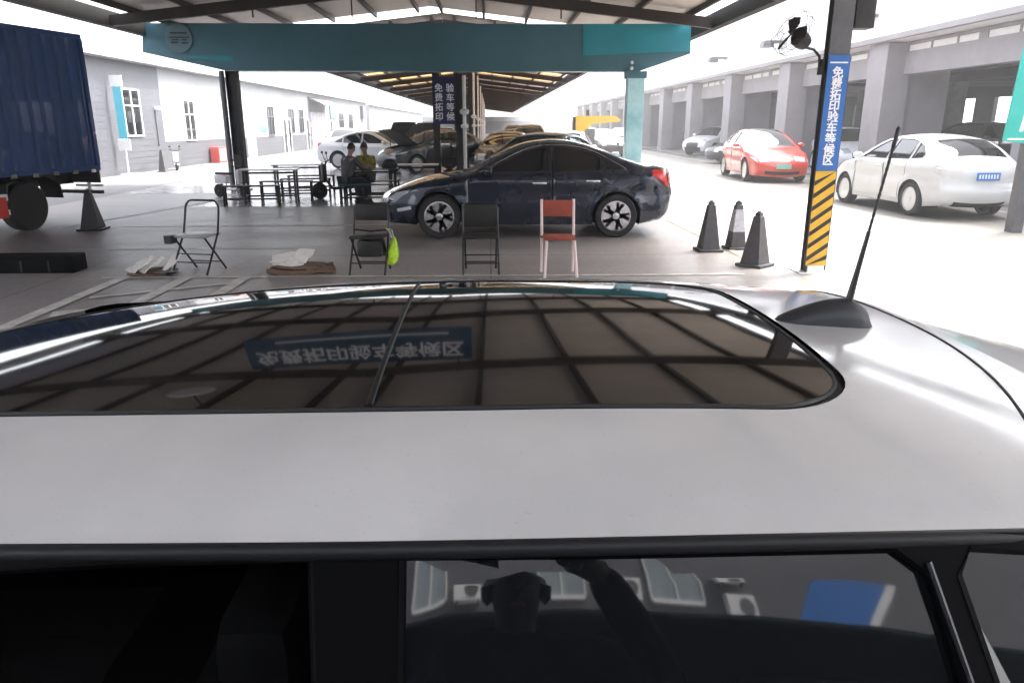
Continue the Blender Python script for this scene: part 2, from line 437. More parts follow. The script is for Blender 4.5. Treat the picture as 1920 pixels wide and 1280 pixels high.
SEDAN = dict(top=[(-2.26,.22),(-2.33,.42),(-2.29,.62),(-2.10,.73),(-1.6,.86),(-1.05,.955),(-.86,1.00),(-.45,1.22),(-.1,1.375),(.28,1.44),(.65,1.432),(1.05,1.35),(1.5,1.19),(1.85,1.085),(2.18,1.075),(2.30,1.02),(2.34,.80),(2.38,.60),(2.33,.36),(2.20,.25)],
    W=.91, belt=.95, tumble=.50, xf=-1.37, xr=1.38, Rw=.335, sill=.21, rim='five', rnd=.12,
    windshield=(-.90, -.06), rearglass=(1.02, 1.66),
    windows=[[(-.66,1.00),(-.40,1.14),(-.06,1.30),(.20,1.365),(.33,1.372),(.33,1.00)], [(.40,1.00),(.40,1.372),(.66,1.365),(.95,1.30),(1.13,1.21),(1.13,1.02)], [(1.20,1.03),(1.20,1.185),(1.45,1.08),(1.47,1.045)]],
    doors=[[(-.90,.30),(-.90,.95),(-.75,1.005),(-.44,1.17),(-.1,1.345),(.2,1.405),(.365,1.41),(.365,.30)], [(.37,.30),(.37,1.41),(.68,1.40),(.98,1.33),(1.17,1.22),(1.17,.95),(1.12,.75),(.98,.60),(.93,.30)]],
    handles=[(.18,.845),(1.0,.875)], mirror=(-.60,.985), chrome=[(-.74,1.0),(-.42,1.165),(-.07,1.33),(.2,1.395),(.36,1.40),(.68,1.39),(.98,1.325),(1.25,1.20),(1.50,1.06),(1.52,1.03)],
    side_lights=[('tl', [(2.335,.83),(2.08,.98),(2.10,1.02),(2.295,1.00)]), ('hl', [(-2.295,.60),(-2.13,.70),(-1.86,.74),(-1.92,.68),(-2.2,.57)])],
    ends=[('hl',-2.4,-1.95,.55,.74,.55,1.01),('grille',-2.4,-2.2,.56,.66,0,.55),('low',-2.4,-2.1,.24,.42,0,.75),('tl',2.2,2.5,.80,1.03,.55,1.01),('low',2.1,2.5,.2,.34,0,.1)])
HATCH = dict(top=[(-2.05,.24),(-2.12,.45),(-2.06,.66),(-1.85,.79),(-1.4,.93),(-1.08,1.0),(-.9,1.06),(-.5,1.29),(-.15,1.44),(.3,1.50),(.8,1.49),(1.25,1.42),(1.55,1.30),(1.78,1.14),(1.98,1.02),(2.06,.90),(2.07,.66),(2.10,.50),(2.04,.32),(1.95,.26)],
    W=.88, belt=1.0, tumble=.50, xf=-1.28, xr=1.27, Rw=.325, sill=.22, rim='ten', rnd=.12,
    windshield=(-.95, -.12), rearglass=(1.24, 1.84),
    windows=[[(-.70,1.045),(-.42,1.22),(-.08,1.385),(.22,1.43),(.22,1.05)], [(.29,1.05),(.29,1.435),(.75,1.43),(.98,1.39),(1.02,1.07)], [(1.09,1.08),(1.07,1.37),(1.25,1.31),(1.42,1.16),(1.40,1.11)]],
    doors=[[(-.88,.3),(-.88,1.0),(-.46,1.24),(-.1,1.425),(.255,1.465),(.255,.3)], [(.26,.3),(.26,1.465),(.78,1.46),(1.03,1.415),(1.05,.98),(1.02,.78),(.88,.6),(.84,.3)]],
    handles=[(.08,.9),(.86,.92)], mirror=(-.64,1.03), side_lights=[('tl',[(2.04,.78),(1.78,.93),(1.84,.98),(2.03,.93)]),('hl',[(-2.06,.66),(-1.92,.745),(-1.6,.80),(-1.7,.73)])],
    ends=[('hl',-2.2,-1.7,.63,.82,.6,1.01),('grille',-2.2,-1.95,.5,.66,0,.6),('low',-2.2,-1.9,.26,.40,0,.8),('tl',1.9,2.2,.76,.95,.66,1.01),('low',1.9,2.2,.2,.37,0,.86)])
EV = dict(HATCH); EV.update(top=[(-2.22,.22),(-2.30,.42),(-2.26,.62),(-2.08,.76),(-1.6,.90),(-1.2,.985),(-.98,1.06),(-.55,1.29),(-.1,1.48),(.35,1.56),(.8,1.54),(1.3,1.42),(1.75,1.22),(2.0,1.12),(2.15,1.04),(2.2,.8),(2.22,.55),(2.15,.32),(2.05,.25)],
    W=.93, belt=1.02, xf=-1.42, xr=1.42, Rw=.35, rim='five', windshield=(-1.02,-.05), rearglass=(1.1,1.85),
    windows=[[(-.70,1.06),(-.42,1.22),(-.05,1.41),(.28,1.475),(.28,1.07)], [(.35,1.07),(.35,1.485),(.78,1.47),(1.1,1.38),(1.15,1.10)], [(1.22,1.11),(1.2,1.34),(1.5,1.2),(1.5,1.14)]],
    doors=[[(-.92,.3),(-.92,1.02),(-.46,1.26),(-.08,1.45),(.31,1.52),(.31,.3)], [(.32,.3),(.32,1.52),(.8,1.51),(1.17,1.4),(1.18,1.0),(1.1,.78),(1.0,.6),(.95,.3)]],
    handles=[(.1,.92),(.98,.94)], mirror=(-.66,1.04), side_lights=[('hl',[(-2.24,.63),(-2.08,.73),(-1.72,.80),(-1.85,.72)])],
    ends=[('hl',-2.35,-1.9,.62,.76,.6,1.01),('low',-2.35,-2.05,.27,.38,0,.85),('tl',2.0,2.3,.85,1.0,.5,1.01),('low',2.0,2.3,.2,.36,0,.8)])
SUV = dict(HATCH); SUV.update(top=[(-2.2,.28),(-2.27,.5),(-2.22,.8),(-2.05,.94),(-1.6,1.04),(-1.15,1.10),(-.95,1.17),(-.55,1.42),(-.2,1.60),(.3,1.68),(.9,1.68),(1.5,1.62),(1.85,1.5),(2.08,1.2),(2.18,1.0),(2.2,.7),(2.22,.5),(2.15,.34),(2.05,.3)],
    W=.92, belt=1.12, xf=-1.35, xr=1.35, Rw=.36, sill=.27, rim='ten', windshield=(-1.0,-.14), rearglass=(1.72,2.1),
    windows=[[(-.72,1.17),(-.44,1.37),(-.12,1.54),(.2,1.6),(.2,1.17)], [(.27,1.17),(.27,1.605),(.95,1.6),(1.02,1.18)], [(1.1,1.19),(1.05,1.59),(1.48,1.52),(1.7,1.3),(1.68,1.22)]],
    doors=[[(-.9,.36),(-.9,1.12),(-.48,1.4),(-.12,1.58),(.235,1.645),(.235,.36)], [(.24,.36),(.24,1.645),(1.0,1.64),(1.06,1.1),(1.0,.8),(.9,.6),(.88,.36)]],
    handles=[(.05,1.0),(.86,1.01)], mirror=(-.66,1.15), side_lights=[],
    ends=[('hl',-2.35,-1.9,.74,.93,.58,1.01),('grille',-2.35,-2.0,.5,.86,0,.56),('tl',2.0,2.3,.8,1.1,.7,1.01)])
def plate(root, x, y, z, rz, green=False, white=False, hgt=.14, wdt=.44):
    b = MB(); b.box(-wdt/2, wdt/2, -.006, .006, -hgt/2, hgt/2, 0)
    T = Matrix.Translation((x, y, z)) @ Matrix.Rotation(rz, 4, 'Z')
    for k in range(7): b.box(-.18+k*.055, -.18+k*.055+.03, -.009, -.0062, -.038, .038, 1)
    b.v = [tuple(T @ Vector(p)) for p in b.v]
    c = (.22, .52, .38) if green else (.06, .22, .6)
    return b.build('number_plate', [mat('plate', c, .4), M['letter'] if not green else M['black']], root)

exec_parts = []
# ------------------------------------------------------------------ ground and markings
gm = bpy.data.materials.new('concrete_ground'); gm.use_nodes = True
n = gm.node_tree.nodes; l = gm.node_tree.links; b = n["Principled BSDF"]
tc = n.new("ShaderNodeTexCoord")
t1 = n.new("ShaderNodeTexNoise"); t1.inputs["Scale"].default_value = .35; t1.inputs["Detail"].default_value = 8; t1.inputs["Roughness"].default_value = .6
mp = n.new("ShaderNodeMapping"); mp.inputs["Scale"].default_value = (.5, 2.2, 1)
l.new(tc.outputs["Object"], mp.inputs[0]); l.new(mp.outputs[0], t1.inputs[0])
t3 = n.new("ShaderNodeTexNoise"); t3.inputs["Scale"].default_value = 14; t3.inputs["Detail"].default_value = 8; l.new(tc.outputs["Object"], t3.inputs[0])
r1 = n.new("ShaderNodeValToRGB"); e = r1.color_ramp.elements
e[0].position = .32; e[0].color = (.19, .168, .16, 1); e[1].position = .7; e[1].color = (.33, .30, .285, 1)
l.new(t1.outputs[0], r1.inputs[0])
mx = n.new("ShaderNodeMixRGB"); mx.blend_type = 'OVERLAY'; mx.inputs[0].default_value = .35; l.new(r1.outputs[0], mx.inputs[1]); l.new(t3.outputs[0], mx.inputs[2])
# expansion joints every 5 m
br = n.new("ShaderNodeTexBrick"); br.inputs["Scale"].default_value = 1; br.offset = 0; br.inputs["Brick Width"].default_value = 5; br.inputs["Row Height"].default_value = 5
br.inputs["Mortar Size"].default_value = .012; br.inputs["Color1"].default_value = (1,1,1,1); br.inputs["Color2"].default_value = (.93,.93,.93,1); br.inputs["Mortar"].default_value = (.45,.42,.4,1)
l.new(tc.outputs["Object"], br.inputs[0])
m2 = n.new("ShaderNodeMixRGB"); m2.blend_type = 'MULTIPLY'; m2.inputs[0].default_value = 1; l.new(mx.outputs[0], m2.inputs[1]); l.new(br.outputs[0], m2.inputs[2])
l.new(m2.outputs[0], b.inputs["Base Color"])
rr = n.new("ShaderNodeMapRange"); rr.inputs[3].default_value = .30; rr.inputs[4].default_value = .62; l.new(t1.outputs[0], rr.inputs[0]); l.new(rr.outputs[0], b.inputs["Roughness"])
bp = n.new("ShaderNodeBump"); bp.inputs["Strength"].default_value = .25; bp.inputs["Distance"].default_value = .004; l.new(t3.outputs[0], bp.inputs["Height"]); l.new(bp.outputs[0], b.inputs["Normal"])
g = MB(); g.add([(-150,-80,0),(150,-80,0),(150,260,0),(-150,260,0)], [(0,1,2,3)])
tag(g.build('ground', gm, fix=False), kind='structure')
# paler cement lanes outside the canopy
M['lane'] = mat('pale_cement', (.20, .185, .163), .55, var=.3, vscale=.4, bump=.2, bscale=30)
g = MB(); g.add([(5.0,-30,.004),(60,-30,.004),(60,300,.004),(5.0,300,.004)], [(0,1,2,3)])
tag(g.build('road', M['lane'], fix=False), kind='structure')
g = MB(); g.add([(-60,-30,.004),(-9.6,-30,.004),(-9.6,300,.004),(-60,300,.004)], [(0,1,2,3)])
tag(g.build('road', mat('grey_cement', (.15,.147,.148), .5, var=.25, vscale=.4, bump=.2, bscale=30), fix=False), kind='structure')
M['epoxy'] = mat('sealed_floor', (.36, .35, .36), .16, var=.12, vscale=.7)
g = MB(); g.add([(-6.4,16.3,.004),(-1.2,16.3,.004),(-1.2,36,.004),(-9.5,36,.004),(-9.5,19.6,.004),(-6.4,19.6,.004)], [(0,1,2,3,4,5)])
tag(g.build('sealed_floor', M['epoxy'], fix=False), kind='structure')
M['line'] = mat('worn_line_paint', (.60, .58, .54), .6, var=.35, vscale=6, bump=.1)
M['yline'] = mat('worn_yellow_paint', (.5, .42, .25), .6, var=.35, vscale=5)
g = MB()
def gl(x0, y0, x1, y1, wd=.1, z=.008, mi=0):
    d = Vector((x1-x0, y1-y0, 0)).normalized(); nn = Vector((-d.y, d.x, 0))*wd/2
    a = Vector((x0, y0, z)); c = Vector((x1, y1, z)); g.add([a-nn, c-nn, c+nn, a+nn], [(0,1,2,3)], mi)
gl(-4.5, 8.55, 3.0, 8.55, .07)
for x in (-4.25, -3.52, -2.85): gl(x, 5.2, x, 8.5, .14, .009)
gl(-4.1, 7.5, -2.9, 8.2, .08, .010); gl(-4.1, 6.8, -1.9, 7.6, .22, .011)
gl(-7.4, 12.9, -6.2, 18.8, .09); gl(-6.4, 13.1, .5, 13.3, .06); gl(-6.0, 10.6, -2.5, 10.7, .04)
gl(3.4, 9.6, 3.3, 14.5, .1, .008, 1); gl(5.6, 8.2, 13, 8.7, .14, .012, 1)
gl(7.2, 12, 7.2, 60, .1, .012); gl(10.4, 12, 10.4, 60, .1, .012)
tag(g.build('floor_markings', [M['line'], M['yline']], fix=False), kind='structure')

# ------------------------------------------------------------------ canopies
RX, EL_, ER = -1.75, -8.9, 5.4
ZR, ZE = 4.92, 4.12
def zroof(x, zr=ZR, ze=ZE):
    return zr-(zr-ze)*(abs(x-RX)/(RX-EL_))
M['skyl'] = bpy.data.materials.new('amber_translucent_sheet'); M['skyl'].use_nodes = True
_n = M['skyl'].node_tree.nodes; _p = _n["Principled BSDF"]; _p.inputs["Base Color"].default_value = (.6,.42,.2,1); _t = _n.new('ShaderNodeBsdfTranslucent'); _t.inputs[0].default_value = (.50,.30,.12,1)
_m = _n.new('ShaderNodeMixShader'); _m.inputs[0].default_value = .45; M['skyl'].node_tree.links.new(_p.outputs[0], _m.inputs[1]); M['skyl'].node_tree.links.new(_t.outputs[0], _m.inputs[2]); M['skyl'].node_tree.links.new(_m.outputs[0], _n['Material Output'].inputs[0])
def canopy(label, y0, y1, frames, zr, ze, purl=1.25, group=None, dp=.24, hw=7.15, cx=None, skyl=False):
    RX = cx if cx is not None else globals()['RX']
    root = thing('canopy', label, 'canopy', (RX, y0, 0))
    L = y1-y0; D = lambda x: x-RX
    def zz(x): return zr-(zr-ze)*(abs(x)/hw)
    b = MB()
    for s in (-1, 1):
        xa, xb = 0, s*(hw-.3)
        nrib = int(6.75/.225)
        # corrugated sheet running up the slope, ribs along x
        for k in range(int(L/.5)):
            pass
        segs = [(0, L)] if not skyl else [(6*i+(1.3 if i else 0), min(L, 6*i+6)) for i in range(int(L/6)+1) if 6*i+1.4 < L]
        for (a_, c_) in segs:
            for dz in (.16, .19): b.add([(xa,a_,zz(xa)+dz),(xb,a_,zz(xb)+dz),(xb,c_,zz(xb)+dz),(xa,c_,zz(xa)+dz)], [(0,1,2,3)])
        if skyl:
            for i in range(1, len(segs)):
                q_ = MB(); q_.add([(xa,6*i,zz(xa)+.175),(xb,6*i,zz(xb)+.175),(xb,6*i+1.3,zz(xb)+.175),(xa,6*i+1.3,zz(xa)+.175)], [(0,1,2,3)]); q_.build('skylight_strip', M['skyl'], root, fix=False)
    b.build('roof_sheet', M['panel'], root, fix=False)
    k = 0
    x = .35
    while x < hw-.25:
        for s in (-1, 1):
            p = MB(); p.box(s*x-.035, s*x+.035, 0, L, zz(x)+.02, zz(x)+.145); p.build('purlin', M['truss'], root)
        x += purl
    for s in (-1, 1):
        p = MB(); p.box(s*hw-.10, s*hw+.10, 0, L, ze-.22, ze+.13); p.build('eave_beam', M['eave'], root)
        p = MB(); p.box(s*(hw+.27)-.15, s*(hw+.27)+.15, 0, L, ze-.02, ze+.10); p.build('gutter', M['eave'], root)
    for fy in frames:
        f = MB()
        for s in (-1, 1):
            f.bar((0, fy-y0, zr-.10-(dp-.24)/2), (s*(hw-.05), fy-y0, ze-.10-(dp-.24)/2), dp, .14, up=(0,1,0))
        f.build('rafter', M['truss'], root)
    return root
ca = canopy('large near gable canopy with brown steel frame overhead and beige sheets', -2.5, 24.0, [2.7, 8.7, 14.7, 18.9], ZR, ZE)
cb = canopy('long far gable canopy beyond the teal fascia covering the queue of cars', 24.4, 150, [24.6+6*i for i in range(21)], 4.78, ZE, dp=.24, hw=5.65, cx=-1.42, skyl=True)
# tie rods of the near frame
for x in (-5.5, -3.2, -.3, 1.7):
    p = MB(); p.bar((x-RX, 21.35, zroof(x)-.1), (x-RX, 21.35, 4.1), .03); p.build('hanger', M['truss'], ca)
# bright translucent sheets of the far canopy
fr = MB(); fl_ = MB()
# ------------------------------------------------------------------ fascia
fa = thing('teal_fascia', 'wide dark teal box fascia spanning the end of the near canopy', 'fascia', (RX, 20.7, 0))
b = MB(); P_ = [(-7.12,4.2),(-7.2,3.5),(-5.15,3.06),(5.7,3.06),(7.05,3.5),(7.02,4.22)]
b.prism(P_, 'y', 0, .55); b.build('cladding', M['teal'], fa)
b = MB(); b.prism([(4.2,4.215),(4.2,3.45),(7.04,3.56),(7.02,4.23)], 'y', -.03, -.002); b.build('bright_panel', M['teal2'], fa)
b = MB(); b.prism([(-6.2,3.42),(-4.9,3.42),(-4.9,3.25),(-6.0,3.36)], 'y', -.02, -.002); b.build('blue_patch', M['teal2'], fa)
em = MB(); T = Matrix.Translation((-6.22, -.03, 3.84)) @ Matrix.Rotation(R(90), 4, 'X')
em.lathe([(0,0),(.35,0),(.35,.025),(0,.025)], 32, 0, T)
for (x0, x1, z0, z1) in ((-.2,.22,.10,.14),(-.24,.26,-.0,.03),(-.2,-.03,-.13,-.09),(.07,.22,-.14,-.10),(-.18,.0,-.06,-.03),(.08,.2,-.06,-.03)):
    em.box(-6.22+x0, -6.22+x1, -.07, -.058, 3.84+z0, 3.84+z1, 1)
em.build('emblem', [mat('emblem_disc', (.13,.22,.24), .5, var=.1), M['black']], fa)
# ------------------------------------------------------------------ columns
def column_post(label, x, y, h, wd, m, cap=None, name='canopy_column', group=None):
    r = thing(name, label, 'column', (x, y, 0), 0, group)
    b = MB(); q = wd/2
    b.box(-q, -q+.02, -q, q, 0, h); b.box(q-.02, q, -q, q, 0, h); b.box(-q+.02, q-.02, -.012, .012, 0, h)
    b.build('shaft', m, r)
    b = MB(); b.box(-q-.06, q+.06, -q-.06, q+.06, 0, .03); b.build('base_plate', M['dsteel'], r)
    return r
lc = column_post('dark steel column standing by the white tables left of the sealed floor', -6.72, 20.7, 3.05, .28, M['dsteel'])
b = MB(); b.tube([(-.25,-.05,0),(-.25,-.05,3.05)], .06, 10); b.tube([(-.33,.05,0),(-.33,.05,3.05)], .035, 8)
b.build('downpipe', M['steel'], lc, smooth=True)
b = MB(); b.box(-.12,.12,-.22,-.145,.62,.95,b=.02); b.tube([(0,-.16,1.05),(.05,-.2,1.12),(.1,-.16,1.02)], .01, 6); b.build('switch_box', M['black'], lc)
rc = thing('canopy_column', 'pale column with faded cyan cladding under the right end of the fascia', 'column', (3.87, 20.7, 0))
b = MB(); b.box(-.22,.22,-.2,.2,0,3.05,b=.01); b.build('cladding', mat('pale_cyan_cladding', (.62,.82,.84), .4, var=.2, vscale=.8, dirt=(.2,.55,.6)), rc)
b = MB(); b.box(-.26,.26,-.24,.24,2.88,3.05); b.build('cap', M['teal'], rc)
b = MB(); b.tube([(-.15,-.25,3.14),(-.15,-.28,3.1)],.04,8); b.tube([(-.15,-.25,3.28),(-.15,-.28,3.24)],.04,8); b.build('lamp', M['white'], rc)

# near hazard column with sign and fan
np_ = thing('hazard_column', 'near steel column with blue vertical sign above yellow and black stripes', 'column', (3.87, 8.75, 0))
q = .118
b = MB(); b.box(-q,q,-q,-q+.014,0,4.3); b.box(-q,q,.0,.014,0,4.3); b.box(-.01,.01,-q+.014,.0,0,4.3); b.build('shaft', M['steel'], np_)
b = MB(); b.box(-q-.010,-q-.002,-q-.012,-q+.03,.03,2.42,1); b.box(q+.002,q+.010,-q-.012,-q+.03,.03,2.42,1)
b.box(-q-.002,q+.002,-q-.012,-q-.002,.09,1.19,0); b.build('yellow_wrap', [M['yellow'], M['dsteel']], np_)
b = MB()
k = -0.3
while k < 1.3:      # slanting black stripes clipped to the face
    pl = []
    for (x, z) in ((-q,k),(q,k+.17),(q,k+.225),(-q,k+.055)): pl.append((x, min(1.188, max(.092, z))))
    if pl[1][1] > .1 and pl[0][1] < 1.18 and abs(pl[2][1]-pl[1][1])+abs(pl[3][1]-pl[0][1]) > .02: b.prism(pl, 'y', -q-.016, -q-.0125)
    k += .147
b.build('hazard_stripe', M['black'], np_)
sg = MB(); sg.box(-q-.002,q+.002,-q-.018,-q-.002,1.195,2.44); sgo = sg.build('blue_sign', M['blue'], np_)
for i, ch in enumerate('免费拓印验车等候区'):
    text_mesh(ch, .128, 'sign_character', M['letter'], sgo, (0, -q-.021, 2.25-i*.118), bold=.003)
b = MB(); b.box(-.1,.1,-q-.022,-q-.019,2.355,2.37); b.build('header_line', M['letter'], sgo)
b = MB(); b.box(.14,.36,-.1,.1,2.72,3.3,b=.01); b.box(.12,.42,-.12,.12,3.3,3.34); b.build('junction_box', M['dsteel'], np_)
# kick-plate foot
b = MB(); b.box(-q+.02,q-.02,-q-.03,-q-.013,0,.09); b.box(-.2,.2,-.2,.2,-.0,.012); b.build('foot_plate', M['white'], np_)
# fan
for s_ in (-1,):
    pass
fan = thing('wall_fan', 'black caged fan on a curved bracket at the hazard column', 'fan', (3.70, 8.72, 2.30))
b = MB(); b.tube([(0,0,.02),(-.02,-.02,.13),(-.10,-.04,.20),(-.20,-.06,.22),(-.28,-.08,.24)], .016, 8); b.box(-.0,.03,-.05,.05,-.06,.1); b.build('bracket', M['dsteel'], fan, smooth=True)
ax = Vector((-.62,-.25,.35)).normalized(); Tq = Matrix.Translation((-.28,-.09,.30)) @ ax.to_track_quat('Z','Y').to_matrix().to_4x4()
b = MB(); b.lathe([(0,-.10),(.075,-.09),(.095,-.03),(.095,.05),(.06,.09),(0,.09)], 18, 0, Tq); b.build('motor', M['black'], fan, smooth=True)
b = MB()
for k in range(3):
    T = Tq @ Matrix.Rotation(2*math.pi*k/3, 4, 'Z') @ Matrix.Translation((0,0,.14)) @ Matrix.Rotation(R(22), 4, 'X')
    b.prism([(.03,-.03),(.10,-.075),(.19,-.08),(.215,-.02),(.20,.05),(.10,.045),(.03,.03)], 'z', -.002, .002, 0, T)
b.lathe([(0,.09),(.03,.09),(.03,.18),(0,.19)], 12, 0, Tq)
b.build('blade', M['dsteel'], fan)
b = MB()
for rr_, zz_ in ((.23,.07),(.245,.14),(.23,.20),(.13,.225),(.06,.23),(.15,.05)):
    b.tube([Tq @ Vector((rr_*math.cos(t), rr_*math.sin(t), zz_)) for t in [2*math.pi*j/32 for j in range(32)]], .003, 4, closed=True)
for j in range(30):
    t = 2*math.pi*j/30; c_, s_ = math.cos(t), math.sin(t)
    b.tube([Tq @ Vector((r_*c_, r_*s_, z_)) for r_, z_ in ((.06,.23),(.13,.225),(.23,.20),(.245,.14),(.23,.07),(.15,.05),(.09,.05))], .0019, 3, cap=False)
b.build('guard', M['dsteel'], fan)

# central columns of the far canopy
def centre_column(y, big, label):
    r = thing('centre_column', label, 'column', (-1.12, y, 0), 0, None if big else 'lattice columns down the middle of the far canopy')
    b = MB()
    for s in (-.3, .3): b.box(s-.09, s+.09, -.1, .1, 0, 3.0 if big else 4.6)
    for k in range(9): b.box(-.21, .21, -.03, .03, .3+k*.5, .36+k*.5) if .3+k*.5 < 2.9 or not big else None
    b.build('shaft', M['dsteel'], r)
    s = MB(); s.box(-.36,.22,-.16,-.105,1.72,2.9) if big else s.box(-.3,.2,-.16,-.105,1.8,2.9)
    so = s.build('navy_sign', M['navy'], r)
    if big:
        for cx_, tx in ((-.22, '免费拓印'), (.08, '验车等候')):
            for i, ch in enumerate(tx): text_mesh(ch, .22, 'sign_character', M['letter'], so, (cx_, -.165, 2.62-i*.24), bold=.004)
    else:
        for i in range(4): text_mesh('验车等候'[i], .22, 'sign_character', M['letter'], so, (-.05, -.165, 2.65-i*.25))
    p = MB(); p.tube([(.45,-.1,0),(.45,-.1,2.95 if big else 4.4)], .045, 8); p.build('white_pipe', M['white'], r, smooth=True)
    p = MB(); p.lathe([(0,0),(.11,.03),(.13,.12),(0,.2)], 12, 0, Matrix.Translation((.45,-.2,1.95))); p.lathe([(0,0),(.1,.03),(.1,.1),(0,.14)], 12, 0, Matrix.Translation((.45,-.2,1.6))); p.build('lamp', M['white'], r, smooth=True)
    return r
centre_column(20.75, True, 'twin-post column under the middle of the fascia with navy two-row sign')
ccs = ['second lattice column behind the navy sign column', 'third lattice column down the middle of the far canopy', 'fourth lattice column down the middle of the far canopy', 'fifth lattice column from the fascia', 'sixth lattice column from the fascia', 'seventh lattice column from the fascia', 'farthest lattice column of the far canopy']
c0 = centre_column(33, False, ccs[0])
for i in range(1, 7): dup(c0, (-1.12, 33+12*i, 0), 0, ccs[i])
for i in range(6):
    for x in (-6.72, 3.87):
        if x > 0 and i == 0: continue
        b = MB(); b.box(x-.1,x+.1,-.1,.1,0,4.0)
# ------------------------------------------------------------------ hanging signs (seen mirrored in the roof glass)
hs = thing('hanging_sign', 'long blue hanging banner with white characters under the near canopy', 'sign', (-1.62, 8.1, 3.80))
b = MB(); b.box(-1.38,1.38,-.03,.03,-.45,.40); hb_ = b.build('board', M['navy2'], hs)
text_mesh('免费拓印验车等候区', .285, 'sign_text', M['letter'], hb_, (0, -.033, .06), bold=.005).scale = (1, 1.5, 1)
b = MB(); b.box(-1.0,1.1,-.034,-.031,-.34,-.305); b.build('underline', M['letter'], hb_)
b = MB(); b.bar((-1.2,0,.34),(-1.2,0,.8),.02); b.bar((1.2,0,.34),(1.2,0,.8),.02); b.build('hanger', M['dsteel'], hs)
dl = thing('ceiling_lamp', 'round unlit white lamp disc hanging under the near canopy', 'lamp', (-3.35, 6.9, 4.25))
b = MB(); b.lathe([(0,-.02),(.24,-.02),(.26,.02),(.1,.08),(0,.1)], 28); b.build('shade', M['white'], dl, smooth=True)
b = MB(); b.bar((0,0,.08),(0,0,.6),.02); b.build('stem', M['dsteel'], dl)
# ------------------------------------------------------------------ left building
def win(parent, X, y0, y1, z0, z1, d=1, cols=2, trans=.35, fr=M['white']):
    # window in a wall whose face looks along +X (d=1) or -X (d=-1)
    f = MB(); t = .045; a = X; c = X+d*.05; x0, x1 = min(a, c), max(a, c)
    f.box(x0, x1, y0, y0+t, z0, z1); f.box(x0, x1, y1-t, y1, z0, z1); f.box(x0, x1, y0+t, y1-t, z0, z0+t); f.box(x0, x1, y0+t, y1-t, z1-t, z1)
    zt = z1-(z1-z0)*trans; f.box(x0, x1, y0+t, y1-t, zt-t/2, zt+t/2)
    for k in range(1, cols):
        ym = y0+(y1-y0)*k/cols; f.box(x0+.004, x1-.004, ym-t/2, ym+t/2, z0+t, z1-t)
    w_ = f.build('window', fr, parent)
    p = MB(); xm = X+d*.01; p.box(min(X-d*.0, xm), max(X-d*.0, xm), y0+t, y1-t, z0+t, z1-t); p.build('pane', M['glass'], w_)
    return w_
lb = thing('low_building', 'long low white and grey rendered building running along the left side', 'building', (0,0,0))
X = -13
b = MB(); b.box(-19, X, 12, 31.1, 0, 3.86); b.box(-19, X-.003, 31.1, 78, 1.06, 3.86, 1); b.box(-19, X, 31.1, 78, 0, 1.06, 0); b.box(-19, X-.01, 78, 82, 0, 3.86, 1)
b.box(-19, X-.003, 84, 150, 0, 3.7, 1)
for k in range(18): b.box(X, X+.006, 12, 31.1, .12+k*.21, .135+k*.21, 2)
for k in range(5): b.box(X, X+.006, 31.1, 78, .12+k*.21, .135+k*.21, 2)
b.build('wall', [M['wall_g'], M['wall_w'], M['steel']], lb)
b = MB(); b.box(-19.5, X+.45, 11.6, 82, 3.87, 4.02); b.box(-19.5, X+.45, 84, 150, 3.72, 3.86); b.build('roof', mat('grey_eave', (.38,.38,.40), .7, var=.15), lb)
win(lb, X, 27.85, 29.2, 1.3, 2.95); win(lb, X, 33.2, 34.4, 1.05, 2.72); win(lb, X, 45.6, 46.8, 1.1, 2.75, fr=M['steel']); win(lb, X, 50.3, 51.6, 1.2, 2.7, fr=M['steel']); win(lb, X, 53, 54.2, 1.2, 2.7, fr=M['steel'])
win(lb, X, 67, 69, 1.1, 2.7, fr=M['steel']); win(lb, X, 71.5, 73.5, 1.1, 2.7, fr=M['steel'])
def wdoor(y0, y1, z1, m, parent=lb, X=X, d=1):
    f = MB(); f.box(X, X+.06, y0, y0+.08, 0, z1); f.box(X, X+.06, y1-.08, y1, 0, z1); f.box(X, X+.06, y0+.08, y1-.08, z1-.08, z1)
    f.box(X, X+.03, y0+.08, y1-.08, .02, z1-.08, 1); o = f.build('door', [M['white'], m], parent)
    h = MB(); h.box(X+.03, X+.09, y1-.22, y1-.16, .95, 1.15); h.build('handle', M['chrome'], o)
wdoor(41.4, 42.8, 2.05, M['wall_w']); wdoor(48.7, 49.5, 2.1, M['dsteel']); wdoor(49.8, 50.6, 2.1, M['glass']); wdoor(54.8, 55.7, 2.1, M['dsteel']); wdoor(63, 64, 2.1, M['dsteel'])
b = MB(); b.box(X, X+.12, 56.2, 61.8, .0, 2.6); b.build('roller_shutter', mat('patterned_shutter', (.55,.52,.57), .6, var=.55, vscale=2.2), lb)
b = MB(); b.prism([(X,3.65),(X+1.1,3.15),(X+1.1,3.05),(X,3.55)], 'y', 55.9, 61.9); b.build('awning', M['steel'], lb)
b = MB(); b.box(X, X+.1, 63.2, 65.8, 2.2, 3.45); so = b.build('blue_sign', mat('slate_blue_sign', (.10,.22,.30), .5), lb)
b = MB(); b.box(X+.1, X+.104, 64.0, 65.0, 2.9, 3.2); b.box(X+.1,X+.104,64.2,64.8,2.4,2.7); b.build('sign_mark', M['letter'], so)
b = MB(); b.box(X, X+.03, 44, 45.4, 1.35, 1.6); b.build('notice', M['cyan'], lb)
b = MB(); b.box(X-3, X+.3, 78, 80, 2.3, 3.5, 0); b.build('annex', M['wall_g'], lb)
for i, (y, z) in enumerate(((30.5, 2.32), (44, 3.2), (38, 3.2))):
    b = MB(); b.box(X, X+.18, y-.09, y+.09, z-.07, z+.07, b=.02); b.build('wall_lamp', M['white'], lb)
